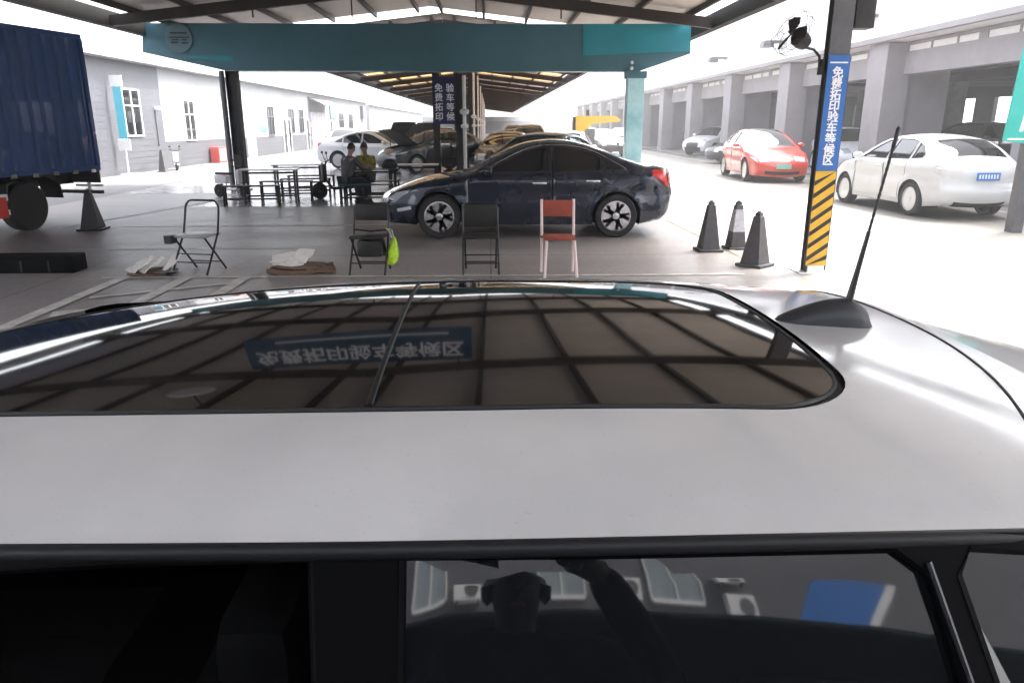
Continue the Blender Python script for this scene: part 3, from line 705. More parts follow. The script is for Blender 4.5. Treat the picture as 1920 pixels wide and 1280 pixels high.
b = MB(); b.tube([(X+.03,30.4,.9),(X+.03,30.4,2.2)],.02,6); b.tube([(X+.03,40.6,.2),(X+.03,40.6,3.8)],.04,6); b.build('conduit', M['steel'], lb)
t = thing('pole_banner', 'narrow cyan pole banner standing before the grey wall by the big window', 'banner', (-12.7, 27.0, 0))
b = MB(); b.tube([(0,0,0),(0,0,3.3)], .03, 8); b.box(-.2,.2,-.2,.2,0,.05); b.build('pole', M['white'], t)
b = MB(); b.box(-.13,.15,-.05,-.035,1.25,2.95); b.build('cloth', M['cyan'], t); b = MB(); b.box(-.2,.22,-.06,-.035,2.96,3.32); b.build('white_board', M['white'], t); b = MB(); b.box(-.2,.22,-.06,-.035,.85,1.24); b.build('white_board', M['white'], t)
t = thing('fire_box', 'small red fire extinguisher box on the ground against the far left wall', 'box', (-12.75, 36.2, 0))
b = MB(); b.box(-.2,.2,-.5,.5,0,.72,b=.03); b.build('case', mat('fire_red',(.55,.06,.05),.4), t); b = MB(); b.box(.2,.21,-.42,.42,.08,.64); b.build('door', mat('pale_red',(.7,.3,.28),.4), t)

# ------------------------------------------------------------------ right building
rb = thing('workshop_building', 'long workshop building of grey pillars and open bays along the right side', 'building', (0,0,0))
XR = 11.6
ys = [8.6, 15.6, 22.7, 30.0, 37.2, 44.4, 51.6, 58.8, 66, 73.2, 80.4, 87.6, 95, 102]
for y in ys:
    p = MB(); p.box(XR, XR+.75, y, y+1.1, 0, 4.0, b=.015); p.box(XR+.75, XR+2.1, y+.25, y+.75, 0, 4.02); p.build('pillar', M['pillar'], rb)
bm_ = MB()
for i in range(len(ys)-1):
    a, c = ys[i]+1.1, ys[i+1]
    bm_ = MB(); bm_.box(XR+.55, XR+.85, a, c, 3.12, 3.74); bm_.box(XR+.56, XR+.84, a, c, 3.92, 4.0)
    nslot = 5
    for k in range(nslot+1):
        yy = a+(c-a-.06)*k/nslot; bm_.box(XR+.57, XR+.83, yy, yy+(.06 if k not in (2,) else .35), 3.74, 3.92)
    bm_.build('lintel', M['pillar'], rb)
    cw = MB(); cw.box(XR+.60, XR+.62, a, c, 3.745, 3.915); cw.build('slot_sky_panel', M['white'], rb)  # opaque white panel stands in for bright sky through the slots
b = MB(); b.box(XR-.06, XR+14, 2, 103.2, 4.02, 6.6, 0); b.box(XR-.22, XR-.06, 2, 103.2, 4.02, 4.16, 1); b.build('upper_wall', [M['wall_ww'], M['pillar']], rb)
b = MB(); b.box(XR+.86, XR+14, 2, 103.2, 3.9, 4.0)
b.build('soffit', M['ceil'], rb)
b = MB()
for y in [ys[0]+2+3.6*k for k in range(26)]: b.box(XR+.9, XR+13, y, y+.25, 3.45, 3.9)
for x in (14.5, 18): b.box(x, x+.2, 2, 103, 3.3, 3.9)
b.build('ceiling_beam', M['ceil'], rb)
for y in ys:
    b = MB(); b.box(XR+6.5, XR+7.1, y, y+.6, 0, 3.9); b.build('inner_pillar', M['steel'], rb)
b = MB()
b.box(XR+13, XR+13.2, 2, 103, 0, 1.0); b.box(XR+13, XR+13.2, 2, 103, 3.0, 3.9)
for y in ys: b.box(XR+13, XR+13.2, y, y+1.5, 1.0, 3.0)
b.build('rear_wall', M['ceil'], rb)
fl = MB(); fl.box(XR-.5, XR+14, 2, 103, 0.006, .10); tag(fl.build('workshop_floor', mat('workshop_floor', (.22,.21,.21), .4, var=.2, vscale=1)), kind='structure')
for i, y in enumerate((17.6, 23.4, 30.6, 37.9)):
    b = MB(); b.box(XR-.85, XR-.06, y, y+.5, 4.78, 4.86); b.box(XR-.9, XR-.5, y+.02, y+.48, 4.62, 4.78); b.bar((XR-.1, y+.25, 5.3), (XR-.6, y+.25, 4.86), .03)
    b.build('wall_lamp', M['steel'] if i else M['pillar'], rb)
b = MB(); b.box(-60, 80, 150, 152, 0, 2.4, 0); b.box(-60, 80, 149.9, 150, 2.4, 3.2, 1); b.build('wall', [M['steel'], M['wall_w']], tag(thing('end_building', 'distant low grey building closing the far end of the lane', 'building'), None))
# teal banner and its post at the right edge
t = thing('banner_post', 'grey post carrying a tall teal banner at the right edge', 'banner', (8.40, 12, 0))
b = MB(); b.box(.14,.32,-.09,.09,0,3.4); b.build('post', M['steel'], t)
b = MB(); b.prism([(-.30,1.46),(.5,1.36),(.5,2.95),(-.22,2.95)], 'y', -.14, -.10); bo = b.build('banner', M['tealsign'], t)
b = MB(); b.prism([(-.08,1.6),(-.02,1.6),(.10,2.5),(.04,2.5)], 'y', -.146, -.141); b.box(-.24,.3,-.145,-.141,1.47,1.50); b.build('banner_stripe', M['letter'], bo)

# ------------------------------------------------------------------ jib crane
t = thing('jib_crane', 'yellow jib arm on a grey mast beyond the dark saloon', 'crane', (5.2, 40, 0))
b = MB(); b.box(-.25,.25,-.25,.25,0,1.5); b.build('mast', M['steel'], t)
b = MB(); b.prism([(-.75,1.35),(-.2,1.38),(.1,1.75),(1.5,1.86),(1.6,1.95),(1.3,2.15),(-.78,2.15)], 'y', -.2, .2); b.build('arm', mat('crane_yellow', (.75,.42,.03), .4, var=.1), t)
b = MB(); b.box(-.88,-.76,-.25,.25,1.3,2.1); b.box(-.2,-.05,-.1,.1,2.15,2.45); b.build('motor', M['dsteel'], t)

# ------------------------------------------------------------------ cars
NAVY = paint('navy_paint', (.004,.011,.030), .26, .35); WHITEP = paint('white_car_paint', (.70,.70,.71), .35); REDP = paint('red_car_paint', (.58,.035,.018), .3)
BROWN = paint('bronze_paint', (.13,.095,.075), .35, .5); BLACKP = paint('black_car_paint', (.012,.012,.014), .3); SILV = paint('silver_paint', (.45,.45,.47), .3, .6)
S1 = dict(SEDAN); S1['top'] = [(x*.955 if abs(x) > 2 else x, z) for x, z in SEDAN['top']]
S1['side_lights'] = [('tl', [(2.21,.76),(1.93,.95),(1.95,1.035),(2.17,1.03)]), ('hl', [(-2.19,.60),(-2.03,.70),(-1.80,.745),(-1.86,.69),(-2.08,.58)])]
S1['ends'] = [('hl',-2.4,-1.9,.58,.76,.55,1.01),('grille',-2.4,-2.1,.56,.66,0,.55),('low',-2.4,-2.0,.24,.40,0,.5),('tl',2.05,2.5,.78,1.03,.50,1.01)]
civ, yfc, _, made = car('glossy navy fastback saloon parked side-on behind the row of folding chairs', 'car', (.575, 12.45, 0), 0, S1, NAVY, name='navy_saloon')
for sd in (-1, 1):   # fog lamp blade and side skirt
    b = MB(); b.bar((-2.02, sd*(yfc(-1.9,.44)-.02), .43), (-1.80, sd*(yfc(-1.8,.45)+.004), .475), .02, .05); b.build('fog_lamp_trim', M['chrome'], civ)
plate(civ, 2.36, 0, .62, R(90))
wh, _, _, _ = car('white hatchback seen from behind with a blue plate on the sunlit lane', 'car', (8.94, 15.65, 0), R(-90)+R(2), dict(HATCH, tlm=mat('pale_tail_lens', (.72,.68,.68), .25)), WHITEP, name='white_hatchback')
plate(wh, 2.225, 0, .80, R(90))
b = MB(); b.tube([(2.10,.07,1.02),(2.14,.02,1.06),(2.14,-.02,1.06),(2.10,-.07,1.02)],.008,6); b.build('badge', M['chrome'], wh)
rd, _, _, _ = car('red electric crossover with a black roof and green plate facing the camera', 'car', (8.98, 24.95, 0), R(90)-R(4), EV, REDP, name='red_crossover', roofmat=M['glass'])
plate(rd, -2.45, 0, .50, R(90), green=True)
# open-hood cars on the left queue
def hood(root, S, body, ang=52, x0=-1.0, z0=.98):
    b = MB(); n = 8; L = 1.1; vs = []; fs = []
    for t_ in (0, 1):
        for i in range(n+1):
            for j in range(7):
                u = i/n; v = -1+2*j/6; w_ = .70-.08*u
                vs.append((-L*u, v*w_, -.16*u*u*(1 if True else 0)-.03*v*v-.025*t_))
    for t_ in (0, 1):
        o = t_*(n+1)*7
        for i in range(n):
            for j in range(6): fs.append((o+i*7+j, o+(i+1)*7+j, o+(i+1)*7+j+1, o+i*7+j+1))
    T = Matrix.Translation((x0, 0, z0)) @ Matrix.Rotation(R(ang), 4, 'Y')
    m_ = [0]*(n*6)+[1]*(n*6)
    b.add(vs, fs, 0, T); b.m = m_
    h = b.build('open_hood', [body, M['dsteel']], root, smooth=True, fix=False)
    b = MB(); b.bar((x0-.5, .6, z0-.1), (x0-.5, .55, z0+.55), .02); b.build('hood_stay', M['dsteel'], h)
wc, *_ = car('white saloon with its hood open beside the occupied tables', 'car', (-4.6, 31.5, 0), R(180)+R(-12), SEDAN, WHITEP, name='white_saloon', engine=True)
hood(wc, SEDAN, WHITEP)
dc, *_ = car('dark car with its hood raised just left of the twin-post column', 'car', (-2.15, 29.0, 0), R(38), HATCH, BLACKP, name='dark_hatchback', engine=True, detail=0)
hood(dc, HATCH, BLACKP, 38)
w2, *_ = car('white car with raised hood in the queue behind the first white saloon', 'car', (-5.2, 41, 0), R(120), HATCH, WHITEP, name='white_hatchback', engine=True, detail=0)
hood(w2, HATCH, WHITEP, 60)
S2 = dict(SUV)
car('bronze crossover parked nose to the left behind the navy saloon', 'car', (1.15, 17.6, 0), R(62), HATCH, BROWN, name='bronze_crossover')
q3, *_ = car('white car in the right queue just behind the bronze crossover', 'car', (2.2, 23.0, 0), R(78), HATCH, WHITEP, name='white_hatchback', detail=0)
GQ = 'cars queued far under the long canopy'
q4, *_ = car('black car beyond the bronze crossover under the far canopy', 'car', (.6, 28.5, 0), R(80), SEDAN, BLACKP, name='black_saloon', detail=0, group=GQ)
q5, *_ = car('brown car third in the right queue under the far canopy', 'car', (1.8, 34.5, 0), R(85), SUV, BROWN, name='brown_crossover', detail=0, group=GQ)
q6 = dup(q3, (2.4, 41, 0), R(88), 'white car fourth in the right queue under the far canopy'); q6['group'] = GQ
dup(q4, (1.6, 48, 0), R(90), 'black car fifth in the right queue under the far canopy')
x_ = dup(q3, (3.6, 56, 0), R(90), 'white car sixth in the right queue under the far canopy'); x_['group'] = GQ
dup(q5, (2, 64, 0), R(90), 'brown car farthest in the right queue under the far canopy')
x_ = dup(w2, (-4.2, 50, 0), R(100), 'white car with raised hood farther down the left queue'); x_['group'] = GQ
x_ = dup(q3, (-3.4, 60, 0), R(90), 'white car farthest down the left queue'); x_['group'] = GQ
x_ = dup(q3, (-8.3, 44, 0), R(100), 'pale car parked beside the left building past the patterned shutter'); x_['group'] = GQ
# cars on the sunlit lane and inside the bays
GB = 'cars in and before the workshop bays'
s1, *_ = car('black saloon leaving a workshop bay up the lane behind the red crossover', 'car', (12.4, 35.0, 0), R(10), SEDAN, BLACKP, name='bay_car', detail=0, group=GB)
s2, *_ = car('white car half hidden by the hazard column in a workshop bay', 'car', (12.9, 27.3, .1), R(80), HATCH, WHITEP, name='bay_car', detail=0, group=GB)
s3, *_ = car('dark crossover inside the nearest open bay behind the white hatchback', 'car', (16.4, 25.8, .1), R(25), SUV, BLACKP, name='bay_car', detail=0, group=GB)
dup(s3, (20.2, 26.5, .1), R(60), 'second dark crossover deeper in the nearest open bay')
dup(s3, (15.2, 50, .1), R(90), 'dark crossover inside a distant bay')
dup(s2, (12.6, 42.5, .1), R(40), 'white car in the bay beyond the red crossover')
dup(s2, (9.6, 55, 0), R(90), 'white car far up the sunlit lane')
dup(s2, (8.0, 62, 0), R(92), 'white car farthest up the sunlit lane')
dup(s3, (13.4, 33.4, .1), R(12), 'dark crossover across the bay right behind the red crossover')
dup(s2, (14.6, 40.6, .1), R(95), 'white car nose-in in the bay past the black saloon')
dup(s3, (13.2, 48, .1), R(80), 'dark crossover in the fifth bay up the lane')
dup(s2, (16.5, 17.6, .1), R(92), 'white car deep inside the nearest open bay')
dup(s1, (8.6, 70, 0), R(92), 'dark car at the far end of the sunlit lane')
dup(s1, (7.0, 47, 0), R(95), 'dark car up the sunlit lane past the yellow jib arm')

# ------------------------------------------------------------------ blue lorry at the left
T0 = thing('box_lorry', 'blue lorry with a corrugated cargo box parked at the left edge', 'lorry', (-7.04, 13.9, 0), R(-14))
# local: side plane x=0, body extends to -x (width) and -y (towards the camera)
Lb = 5.2; Wd = 2.2; z0, z1 = .92, 3.19
b = MB(); pr = []; y = -Lb+.1; k = 0
while y < -.08:
    pr += [(0, y), (0, y+.09), (-.045, y+.12), (-.045, y+.21)]; y += .24
pr.append((0, -.02))
o = []
for (x, yy) in pr: o += [(x, yy, z0+.07), (x, yy, z1-.06)]
b.add(o, [(2*i, 2*i+2, 2*i+3, 2*i+1) for i in range(len(pr)-1)])
b.add([(-Wd-x, yy, zz_) for x, yy, zz_ in o], [(2*i, 2*i+1, 2*i+3, 2*i+2) for i in range(len(pr)-1)])
b.box(-Wd,.012,-Lb,0,z1-.08,z1); b.box(-Wd,.015,-Lb,.0,z0,z0+.08); b.box(-.06,.015,-.07,.012,z0+.08,z1-.08); b.box(-Wd-.012,-Wd+.06,-.07,.012,z0+.08,z1-.08)
b.box(-Wd+.06,-.06,-.05,-.01,z0+.08,z1-.08); b.box(-Wd,0,-Lb,-Lb+.05,z0+.08,z1-.08)
bl = paint('lorry_blue', (.007,.055,.20), .5, .0, .2, var=.25)
b.build('cargo_box', bl, T0)
b = MB()
for y in [-.25-.42*k for k in range(12)]: b.box(-.0,.03,y,y+.12,z0-.03,z0+.03)
b.build('bottom_clip', M['chrome'], T0)
b = MB(); b.box(-.75,-.6,-Lb-1.8,0,.68,.915); b.box(-1.65,-1.5,-Lb-1.8,0,.68,.915)
for y in [-.5-.8*k for k in range(6)]: b.box(-1.5,-.75,y,y+.08,.72,.88)
b.box(-Wd+.05,-.02,-.06,.0,.70,.915); b.build('chassis', M['black'], T0)
b = MB(); b.box(-Wd+.1,-.03,-.02,.05,.50,.56); b.build('rear_bumper', M['dsteel'], T0)
b = MB(); b.box(-.62,-.04,.055,.062,.62,.66); b.bar((-.3,.02,.56),(-.3,.02,.72),.04); b.build('reflective_strip', M['white'], T0)
def lorry_wheel(y):
    for sx in (-.42, -Wd+.42):
        t_ = MB(); T = Matrix.Translation((sx, y, .40)) @ Matrix.Rotation(R(90), 4, 'Y')
        t_.lathe([(.22,-.11),(.36,-.13),(.395,-.1),(.40,-.05),(.40,.05),(.395,.1),(.36,.13),(.22,.11)], 36, 0, T); w_ = t_.build('wheel', M['rubber'], T0, smooth=True)
        t_ = MB(); t_.lathe([(0,.02),(.1,.03),(.1,-.02),(.19,-.06),(.225,.1)], 28, 0, T); t_.lathe([(0,-.02),(.1,-.03),(.19,.06),(.225,-.1)], 28, 0, T); t_.build('rim', M['steel'], w_, smooth=True)
lorry_wheel(-1.35); lorry_wheel(-6.0)
b = MB()
for s_ in (0,): b.prism([(-1.95,.50),(-1.90,.80),(-1.62,.90),(-1.10,.90),(-.84,.8),(-.8,.5),(-.83,.5),(-.87,.78),(-1.12,.87),(-1.6,.87),(-1.87,.78),(-1.92,.5)], 'x', -.52, -.12)
b.build('mudguard', M['rubber'], T0)
b = MB(); b.box(-.12,-.05,-3.6,-1.98,.56,.66); b.box(-.12,-.05,-3.6,-1.98,.34,.42); b.bar((-.10,-2.1,.3),(-.10,-2.25,.92),.05); b.bar((-.10,-3.3,.3),(-.10,-3.3,.92),.05); b.build('side_guard', M['white'], T0)
b = MB(); b.box(-.16,-.04,-2.3,-2.02,.3,.62); b.build('tail_marker', M['red'], T0)
b = MB(); b.prism([(-Lb-.1,.5),(-Lb-.1,2.3),(-Lb-.6,2.35),(-Lb-1.5,2.2),(-Lb-1.8,1.3),(-Lb-1.85,.5)], 'x', -Wd+.1, -.1); b.build('cab', bl, T0)
# low dark platform block
t = thing('ramp_block', 'low black rubber ramp block on the ground at the left edge', 'ramp', (-4.98, 8.87, 0), R(1))
b = MB(); b.box(-1.6,0,0,.32,0,.2,b=.012); b.build('block', M['deep'], t)
b = MB()
for k in range(5): b.box(-1.58+k*.32,-1.56+k*.32,-.004,.0,.01,.15)
b.build('joint', M['dsteel'], t)

# ------------------------------------------------------------------ traffic cones (square pyramids)
def cone(label, x, y, h, bw, rz=0, sleeve=False, col=M['coneg'], base=True):
    t = thing('traffic_cone', label, 'cone', (x, y, 0), rz, 'dark square traffic cones')
    b = MB(); q = bw; n = .035
    b.box(-q*1.35,q*1.35,-q*1.35,q*1.35,0,.035,b=.01); b.build('base', col, t)
    b = MB(); 
    rings = [(q,.035),(n+.012,h*.93),(n-.005,h*.95),(n,h*.96),(n-.002,h)]
    vs = []; 
    for r_, z in rings: vs += [(-r_,-r_,z),(r_,-r_,z),(r_,r_,z),(-r_,r_,z)]
    fs = [(4*i+j, 4*i+(j+1)%4, 4*i+4+(j+1)%4, 4*i+4+j) for i in range(len(rings)-1) for j in range(4)]+[(16,17,18,19)]
    b.add(vs, fs); b.build('body', col, t)
    if sleeve:
        b = MB(); f = lambda z: q+(n+.012-q)*(z-.035)/(h*.93-.035)+.003
        za, zb_ = h*.38, h*.85; a, c = f(za), f(zb_)
        b.add([(-a,-a,za),(a,-a,za),(a,a,za),(-a,a,za),(-c,-c,zb_),(c,-c,zb_),(c,c,zb_),(-c,c,zb_)], [(0,1,5,4),(1,2,6,5),(2,3,7,6),(3,0,4,7)]); b.build('reflective_sleeve', mat('grey_sleeve',(.5,.5,.54),.5,var=.3,vscale=20), t)
    b = MB(); b.lathe([(.022,h*.98),(.03,h*1.0),(.022,h*1.03),(.012,h*1.02)], 12); b.build('top_ring', M['steel'], t)
    return t
cone('dark cone on a square base, left of the three by the hazard column', 3.06, 10.28, .68, .125, .05)
cone('cone with a pale sleeve standing between two dark cones', 3.50, 10.45, .66, .11, .1, True)
cone('nearest plain dark cone left of the hazard column', 3.32, 9.12, .66, .13, R(40))
cone('black cone standing at the rear corner of the blue lorry', -6.72, 12.75, .66, .15, R(8), col=M['black'])
cone('small black cone against the grey wall under the large window', -12.3, 28.9, .8, .12, 0)

# ------------------------------------------------------------------ folding chairs
TB = M['black']
def fold_chair(label, x, y, rz, kind):
    t = thing('folding_chair', label, 'chair', (x, y, 0), rz, 'folding chairs in a row')
    w = {'bars': .19, 'loop': .225}.get(kind, .21); m = TB if kind != 'bars' else mat('pale_pink_frame', (.74,.60,.56), .4, var=.1); r = .0125 if kind != 'bars' else .017
    b = MB()
    if kind == 'loop':
        pts = [(-w,-.22,0),(-w,.10,.46),(-w+.005,.17,.70)]+[(-w+.09-.085*math.cos(a), .175+.02*math.sin(a), .72+.11*math.sin(a)) for a in [R(15*k) for k in range(1,7)]]
        pts += [(-x_, y_, z_) for x_, y_, z_ in pts[::-1]]; b.tube(pts, r, 8)
    elif kind == 'bars':
        for s in (-w, w): b.tube([(s,.14,0),(s,.12,.46),(s,.18,.86)], r, 8)
    else:
        pts = [(-w,-.22,0),(-w,.10,.46),(-w+.004,.165,.74),(-w+.03,.18,.80),(w-.03,.18,.80),(w-.004,.165,.74),(w,.10,.46),(w,-.22,0)]; b.tube(pts, r, 8)
    b.build('frame', m, t, smooth=True)
    for s in (-1, 1):
        b = MB()
        if kind == 'bars': b.tube([(s*(w-.0),-.24,0),(s*(w-.03),-.16,.43)], r, 8)
        else: b.tube([(s*(w-.025),.24,0),(s*(w-.025),-.15,.43)], r*.95, 8)
        b.build('leg', m, t, smooth=True)
    if kind != 'bars':
        for (z_, y_, ww) in ((.13,-.13,w),(.22,-.07,w)): 
            b = MB(); b.tube([(-ww,y_,z_),(ww,y_,z_)], .008, 6); b.build('stretcher', m, t)
        b = MB(); b.tube([(-w+.025,.155,.1),(w-.025,.155,.1)], .008, 6); b.build('stretcher', m, t)
    b = MB(); b.box(-w+.01,w-.01,-.2,.17,.425,.455,b=.012)
    b.build('seat', {'bars': M['darkred'], 'loop': mat('worn_grey_seat',(.30,.29,.29),.35,var=.4,vscale=7)}.get(kind, M['seatblk']), t, smooth=True)
    if kind == 'loop':
        b = MB(); b.box(-w-.04,-w+.06,-.25,-.13,.36,.46,b=.01); b.build('seat_rail', TB, t)
    if kind in ('panel', 'tall'):
        b = MB(); h0 = .60 if kind == 'panel' else .52
        b.box(-w+.014,w-.014,.15,.175,h0,.79,b=.01); b.build('backrest', M['seatblk'], t, smooth=True)
    if kind == 'panel':
        b = MB(); b.tube([(-w,.09,.50),(0,.1,.48),(w,.09,.50)], .012, 6); b.build('back_rail', TB, t)
        b = MB(); b.box(-.13,.17,-.14,.12,.2,.40,b=.04); b.build('seat_pouch', M['seatblk'], t, smooth=True)
    if kind == 'bars':
        b = MB(); b.box(-w+.017,w-.017,.155,.175,.66,.85,b=.008); b.build('backrest', M['darkred'], t, smooth=True)
        b = MB(); b.box(-w-.02,w+.02,.10,.18,.415,.44); b.build('back_rail', M['darkred'], t)
    return t
fold_chair('open loop-backed folding chair with a worn seat beside the newspapers', -3.52, 8.95, R(-12), 'loop')
fold_chair('black folding chair with a lime bag hanging from it', -1.44, 8.83, R(178), 'panel').rotation_euler.z = R(-4)
fold_chair('black folding chair with a tall back before the saloon front wheel', -.12, 8.80, R(1), 'tall')
fold_chair('chair with a pale tube frame and rust red pads', .80, 8.66, R(2), 'bars')
# hanging bag
t = thing('plastic_bag', 'lime green plastic bag hanging from the side of a black folding chair', 'bag', (-1.17, 8.8, 0))
b = MB(); n1 = 18; rows = [(.02,.06,.10),(.055,.075,.13),(.07,.085,.20),(.06,.07,.28),(.035,.04,.36),(.012,.015,.42)]
vs = []
for i, (rx, ry, z) in enumerate(rows):
    for j in range(n1):
        a = 2*math.pi*j/n1; kk = 1+.13*math.sin(5*a+i*1.7)+.08*math.sin(9*a+i); vs.append((rx*kk*math.cos(a)+.01*i-.02, ry*kk*math.sin(a), z+.012*math.sin(3*a+i)))
fs = [(i*n1+j, i*n1+(j+1)%n1, (i+1)*n1+(j+1)%n1, (i+1)*n1+j) for i in range(len(rows)-1) for j in range(n1)]+[tuple(range(n1))[::-1]]
b.add(vs, fs); b.build('pouch', M['bag'], t, smooth=True)
b = MB(); b.tube([(0,0,.41),(-.03,0,.50),(-.07,.02,.53)], .008, 6); b.tube([(.02,0,.41),(.0,.02,.51),(-.05,.03,.52)], .006, 6); b.build('handle', mat('pale_bag_handle',(.5,.55,.45),.4), t, smooth=True)

# newspaper piles
def sheets(label, x, y, items, nm='newspaper_pile'):
    t = thing(nm, label, 'newspapers', (x, y, 0))
    for (m, nm_, cx_, cy_, z, w_, d_, h_, rz, tilt) in items:
        T = Matrix.Translation((cx_, cy_, z)) @ Matrix.Rotation(rz, 4, 'Z') @ Matrix.Rotation(tilt, 4, 'X')
        b = MB(); nx, ny = 8, 5; vs = []
        for top in (0, 1):
            for i in range(nx+1):
                for j in range(ny+1):
                    u, v = i/nx-.5, j/ny-.5; vs.append((u*w_, v*d_, (h_ if top else 0)+.012*math.sin(5*u+3*v+cx_*9)+.01*math.cos(9*v+u*4)+.012))
        k = (nx+1)*(ny+1); q = ny+1; fs = []
        for i in range(nx):
            for j in range(ny):
                a = i*q+j; fs += [(a, a+1, a+q+1, a+q), (k+a, k+a+q, k+a+q+1, k+a+1)]
        for i in range(nx): fs += [(i*q, i*q+q, k+i*q+q, k+i*q), (i*q+ny, k+i*q+ny, k+i*q+q+ny, i*q+q+ny)]
        for j in range(ny): fs += [(j, k+j, k+j+1, j+1), (nx*q+j, nx*q+j+1, k+nx*q+j+1, k+nx*q+j)]
        b.add(vs, fs, 0, T); b.build(nm_, m, t, smooth=True, ang=30)
    return t
PP, CB = M['paper'], M['cardboard']
sheets('folded newspapers on flattened dark card beside the loop-backed chair', -4.05, 8.78, [(CB,'cardboard',0,0,.0,.42,.34,.03,.2,0),(PP,'newspaper',-.09,0,.10,.15,.32,.014,-.5,.42),(PP,'newspaper',.05,.0,.10,.10,.32,.012,-.5,.45),(PP,'newspaper',.23,.05,.10,.10,.34,.014,-.5,.6),(M['black'],'plastic_sheet',.2,-.03,.02,.26,.26,.012,.3,0)])
sheets('heap of newspapers on brown cardboard between two folding chairs', -2.38, 8.85, [(CB,'cardboard',0,0,.0,.55,.36,.05,.1,0),(CB,'cardboard',.1,0,.06,.5,.3,.03,-.1,0),(CB,'cardboard',.32,.02,.0,.34,.3,.06,.3,0),(PP,'newspaper',-.05,0,.14,.36,.28,.016,.25,.35),(PP,'newspaper',.12,.03,.18,.22,.26,.014,-.3,.5),(PP,'newspaper',-.14,-.05,.12,.2,.2,.012,.5,0)])

# ------------------------------------------------------------------ canteen tables and benches
def table(label, x, y, rz, grp='white-topped canteen tables', m=M['tabletop'], fm=M['black'], L=1.25, Wt=.62):
    t = thing('canteen_table', label, 'table', (x, y, 0), rz, grp)
    b = MB(); b.box(-L/2,L/2,-Wt/2,Wt/2,.73,.755,b=.006); b.build('tabletop', m, t)
    for sx in (-1, 1):
        for sy in (-1, 1):
            b = MB(); b.box(sx*(L/2-.08)-.022, sx*(L/2-.08)+.022, sy*(Wt/2-.07)-.022, sy*(Wt/2-.07)+.022, 0, .73); b.build('leg', fm, t)
    b = MB()
    for sx in (-1, 1): b.box(sx*(L/2-.08)-.018, sx*(L/2-.08)+.018, -Wt/2+.09, Wt/2-.09, .14, .18)
    b.box(-L/2+.1,L/2-.1,-.018,.018,.14,.178); b.box(-L/2+.1,L/2-.1,-Wt/2+.05,-Wt/2+.08,.66,.70); b.build('rail', fm, t)
    return t
def bench(label, x, y, rz, L=1.2, grp='canteen benches', fm=M['black'], m=M['dsteel']):
    t = thing('canteen_bench', label, 'bench', (x, y, 0), rz, grp)
    b = MB(); b.box(-L/2,L/2,-.13,.13,.415,.44,b=.005); b.build('seat', m, t)
    for sx in (-1, 1):
        for sy in (-1, 1):
            b = MB(); b.box(sx*(L/2-.03)-.02, sx*(L/2-.03)+.02, sy*.09-.02, sy*.09+.02, 0, .415); b.build('leg', fm, t)
    b = MB(); b.box(-L/2+.05,L/2-.05,-.018,.018,.13,.165)
    for sx in (-1, 1): b.box(sx*(L/2-.03)-.015, sx*(L/2-.03)+.015, -.07, .07, .13, .17)
    b.build('rail', fm, t)
    return t
table('empty white canteen table nearest the dark left column', -4.95, 17.2, R(8)); bench('bench in front of the nearest empty white table', -5.2, 16.55, R(6)); bench('bench behind the nearest empty white table', -4.8, 17.9, R(6))
table('empty white canteen table behind the nearest one', -4.85, 19.3, R(8)); bench('bench in front of the second empty white table', -4.55, 18.75, R(8)); bench('bench behind the second empty white table', -4.7, 20.0, R(8))
DG = mat('dark_green_laminate', (.02,.09,.08), .35)
table('dark green canteen table where two people sit', -2.75, 17.4, R(5), 'dark canteen tables', DG, L=1.3); bench('bench before the dark green table', -2.75, 16.85, R(5), m=DG); bench('bench behind the dark green table', -2.75, 17.98, R(5), m=DG)
table('white table behind the dark green one, up to the saloon nose', -1.95, 19.2, R(3), L=1.3)
for (lb_, x, y, z, m) in (('dark bag lying on the dark green table', -2.3, 17.4, .757, M['seatblk']),):
    b = MB(); b.lathe([(0,0),(.13,.0),(.15,.08),(.11,.17),(.04,.2),(0,.2)], 14, 0, Matrix.Scale(1.3,4,(1,0,0))); tag(b.build('bag', m, None, smooth=True, loc=(x, y, z)), lb_, 'bag')

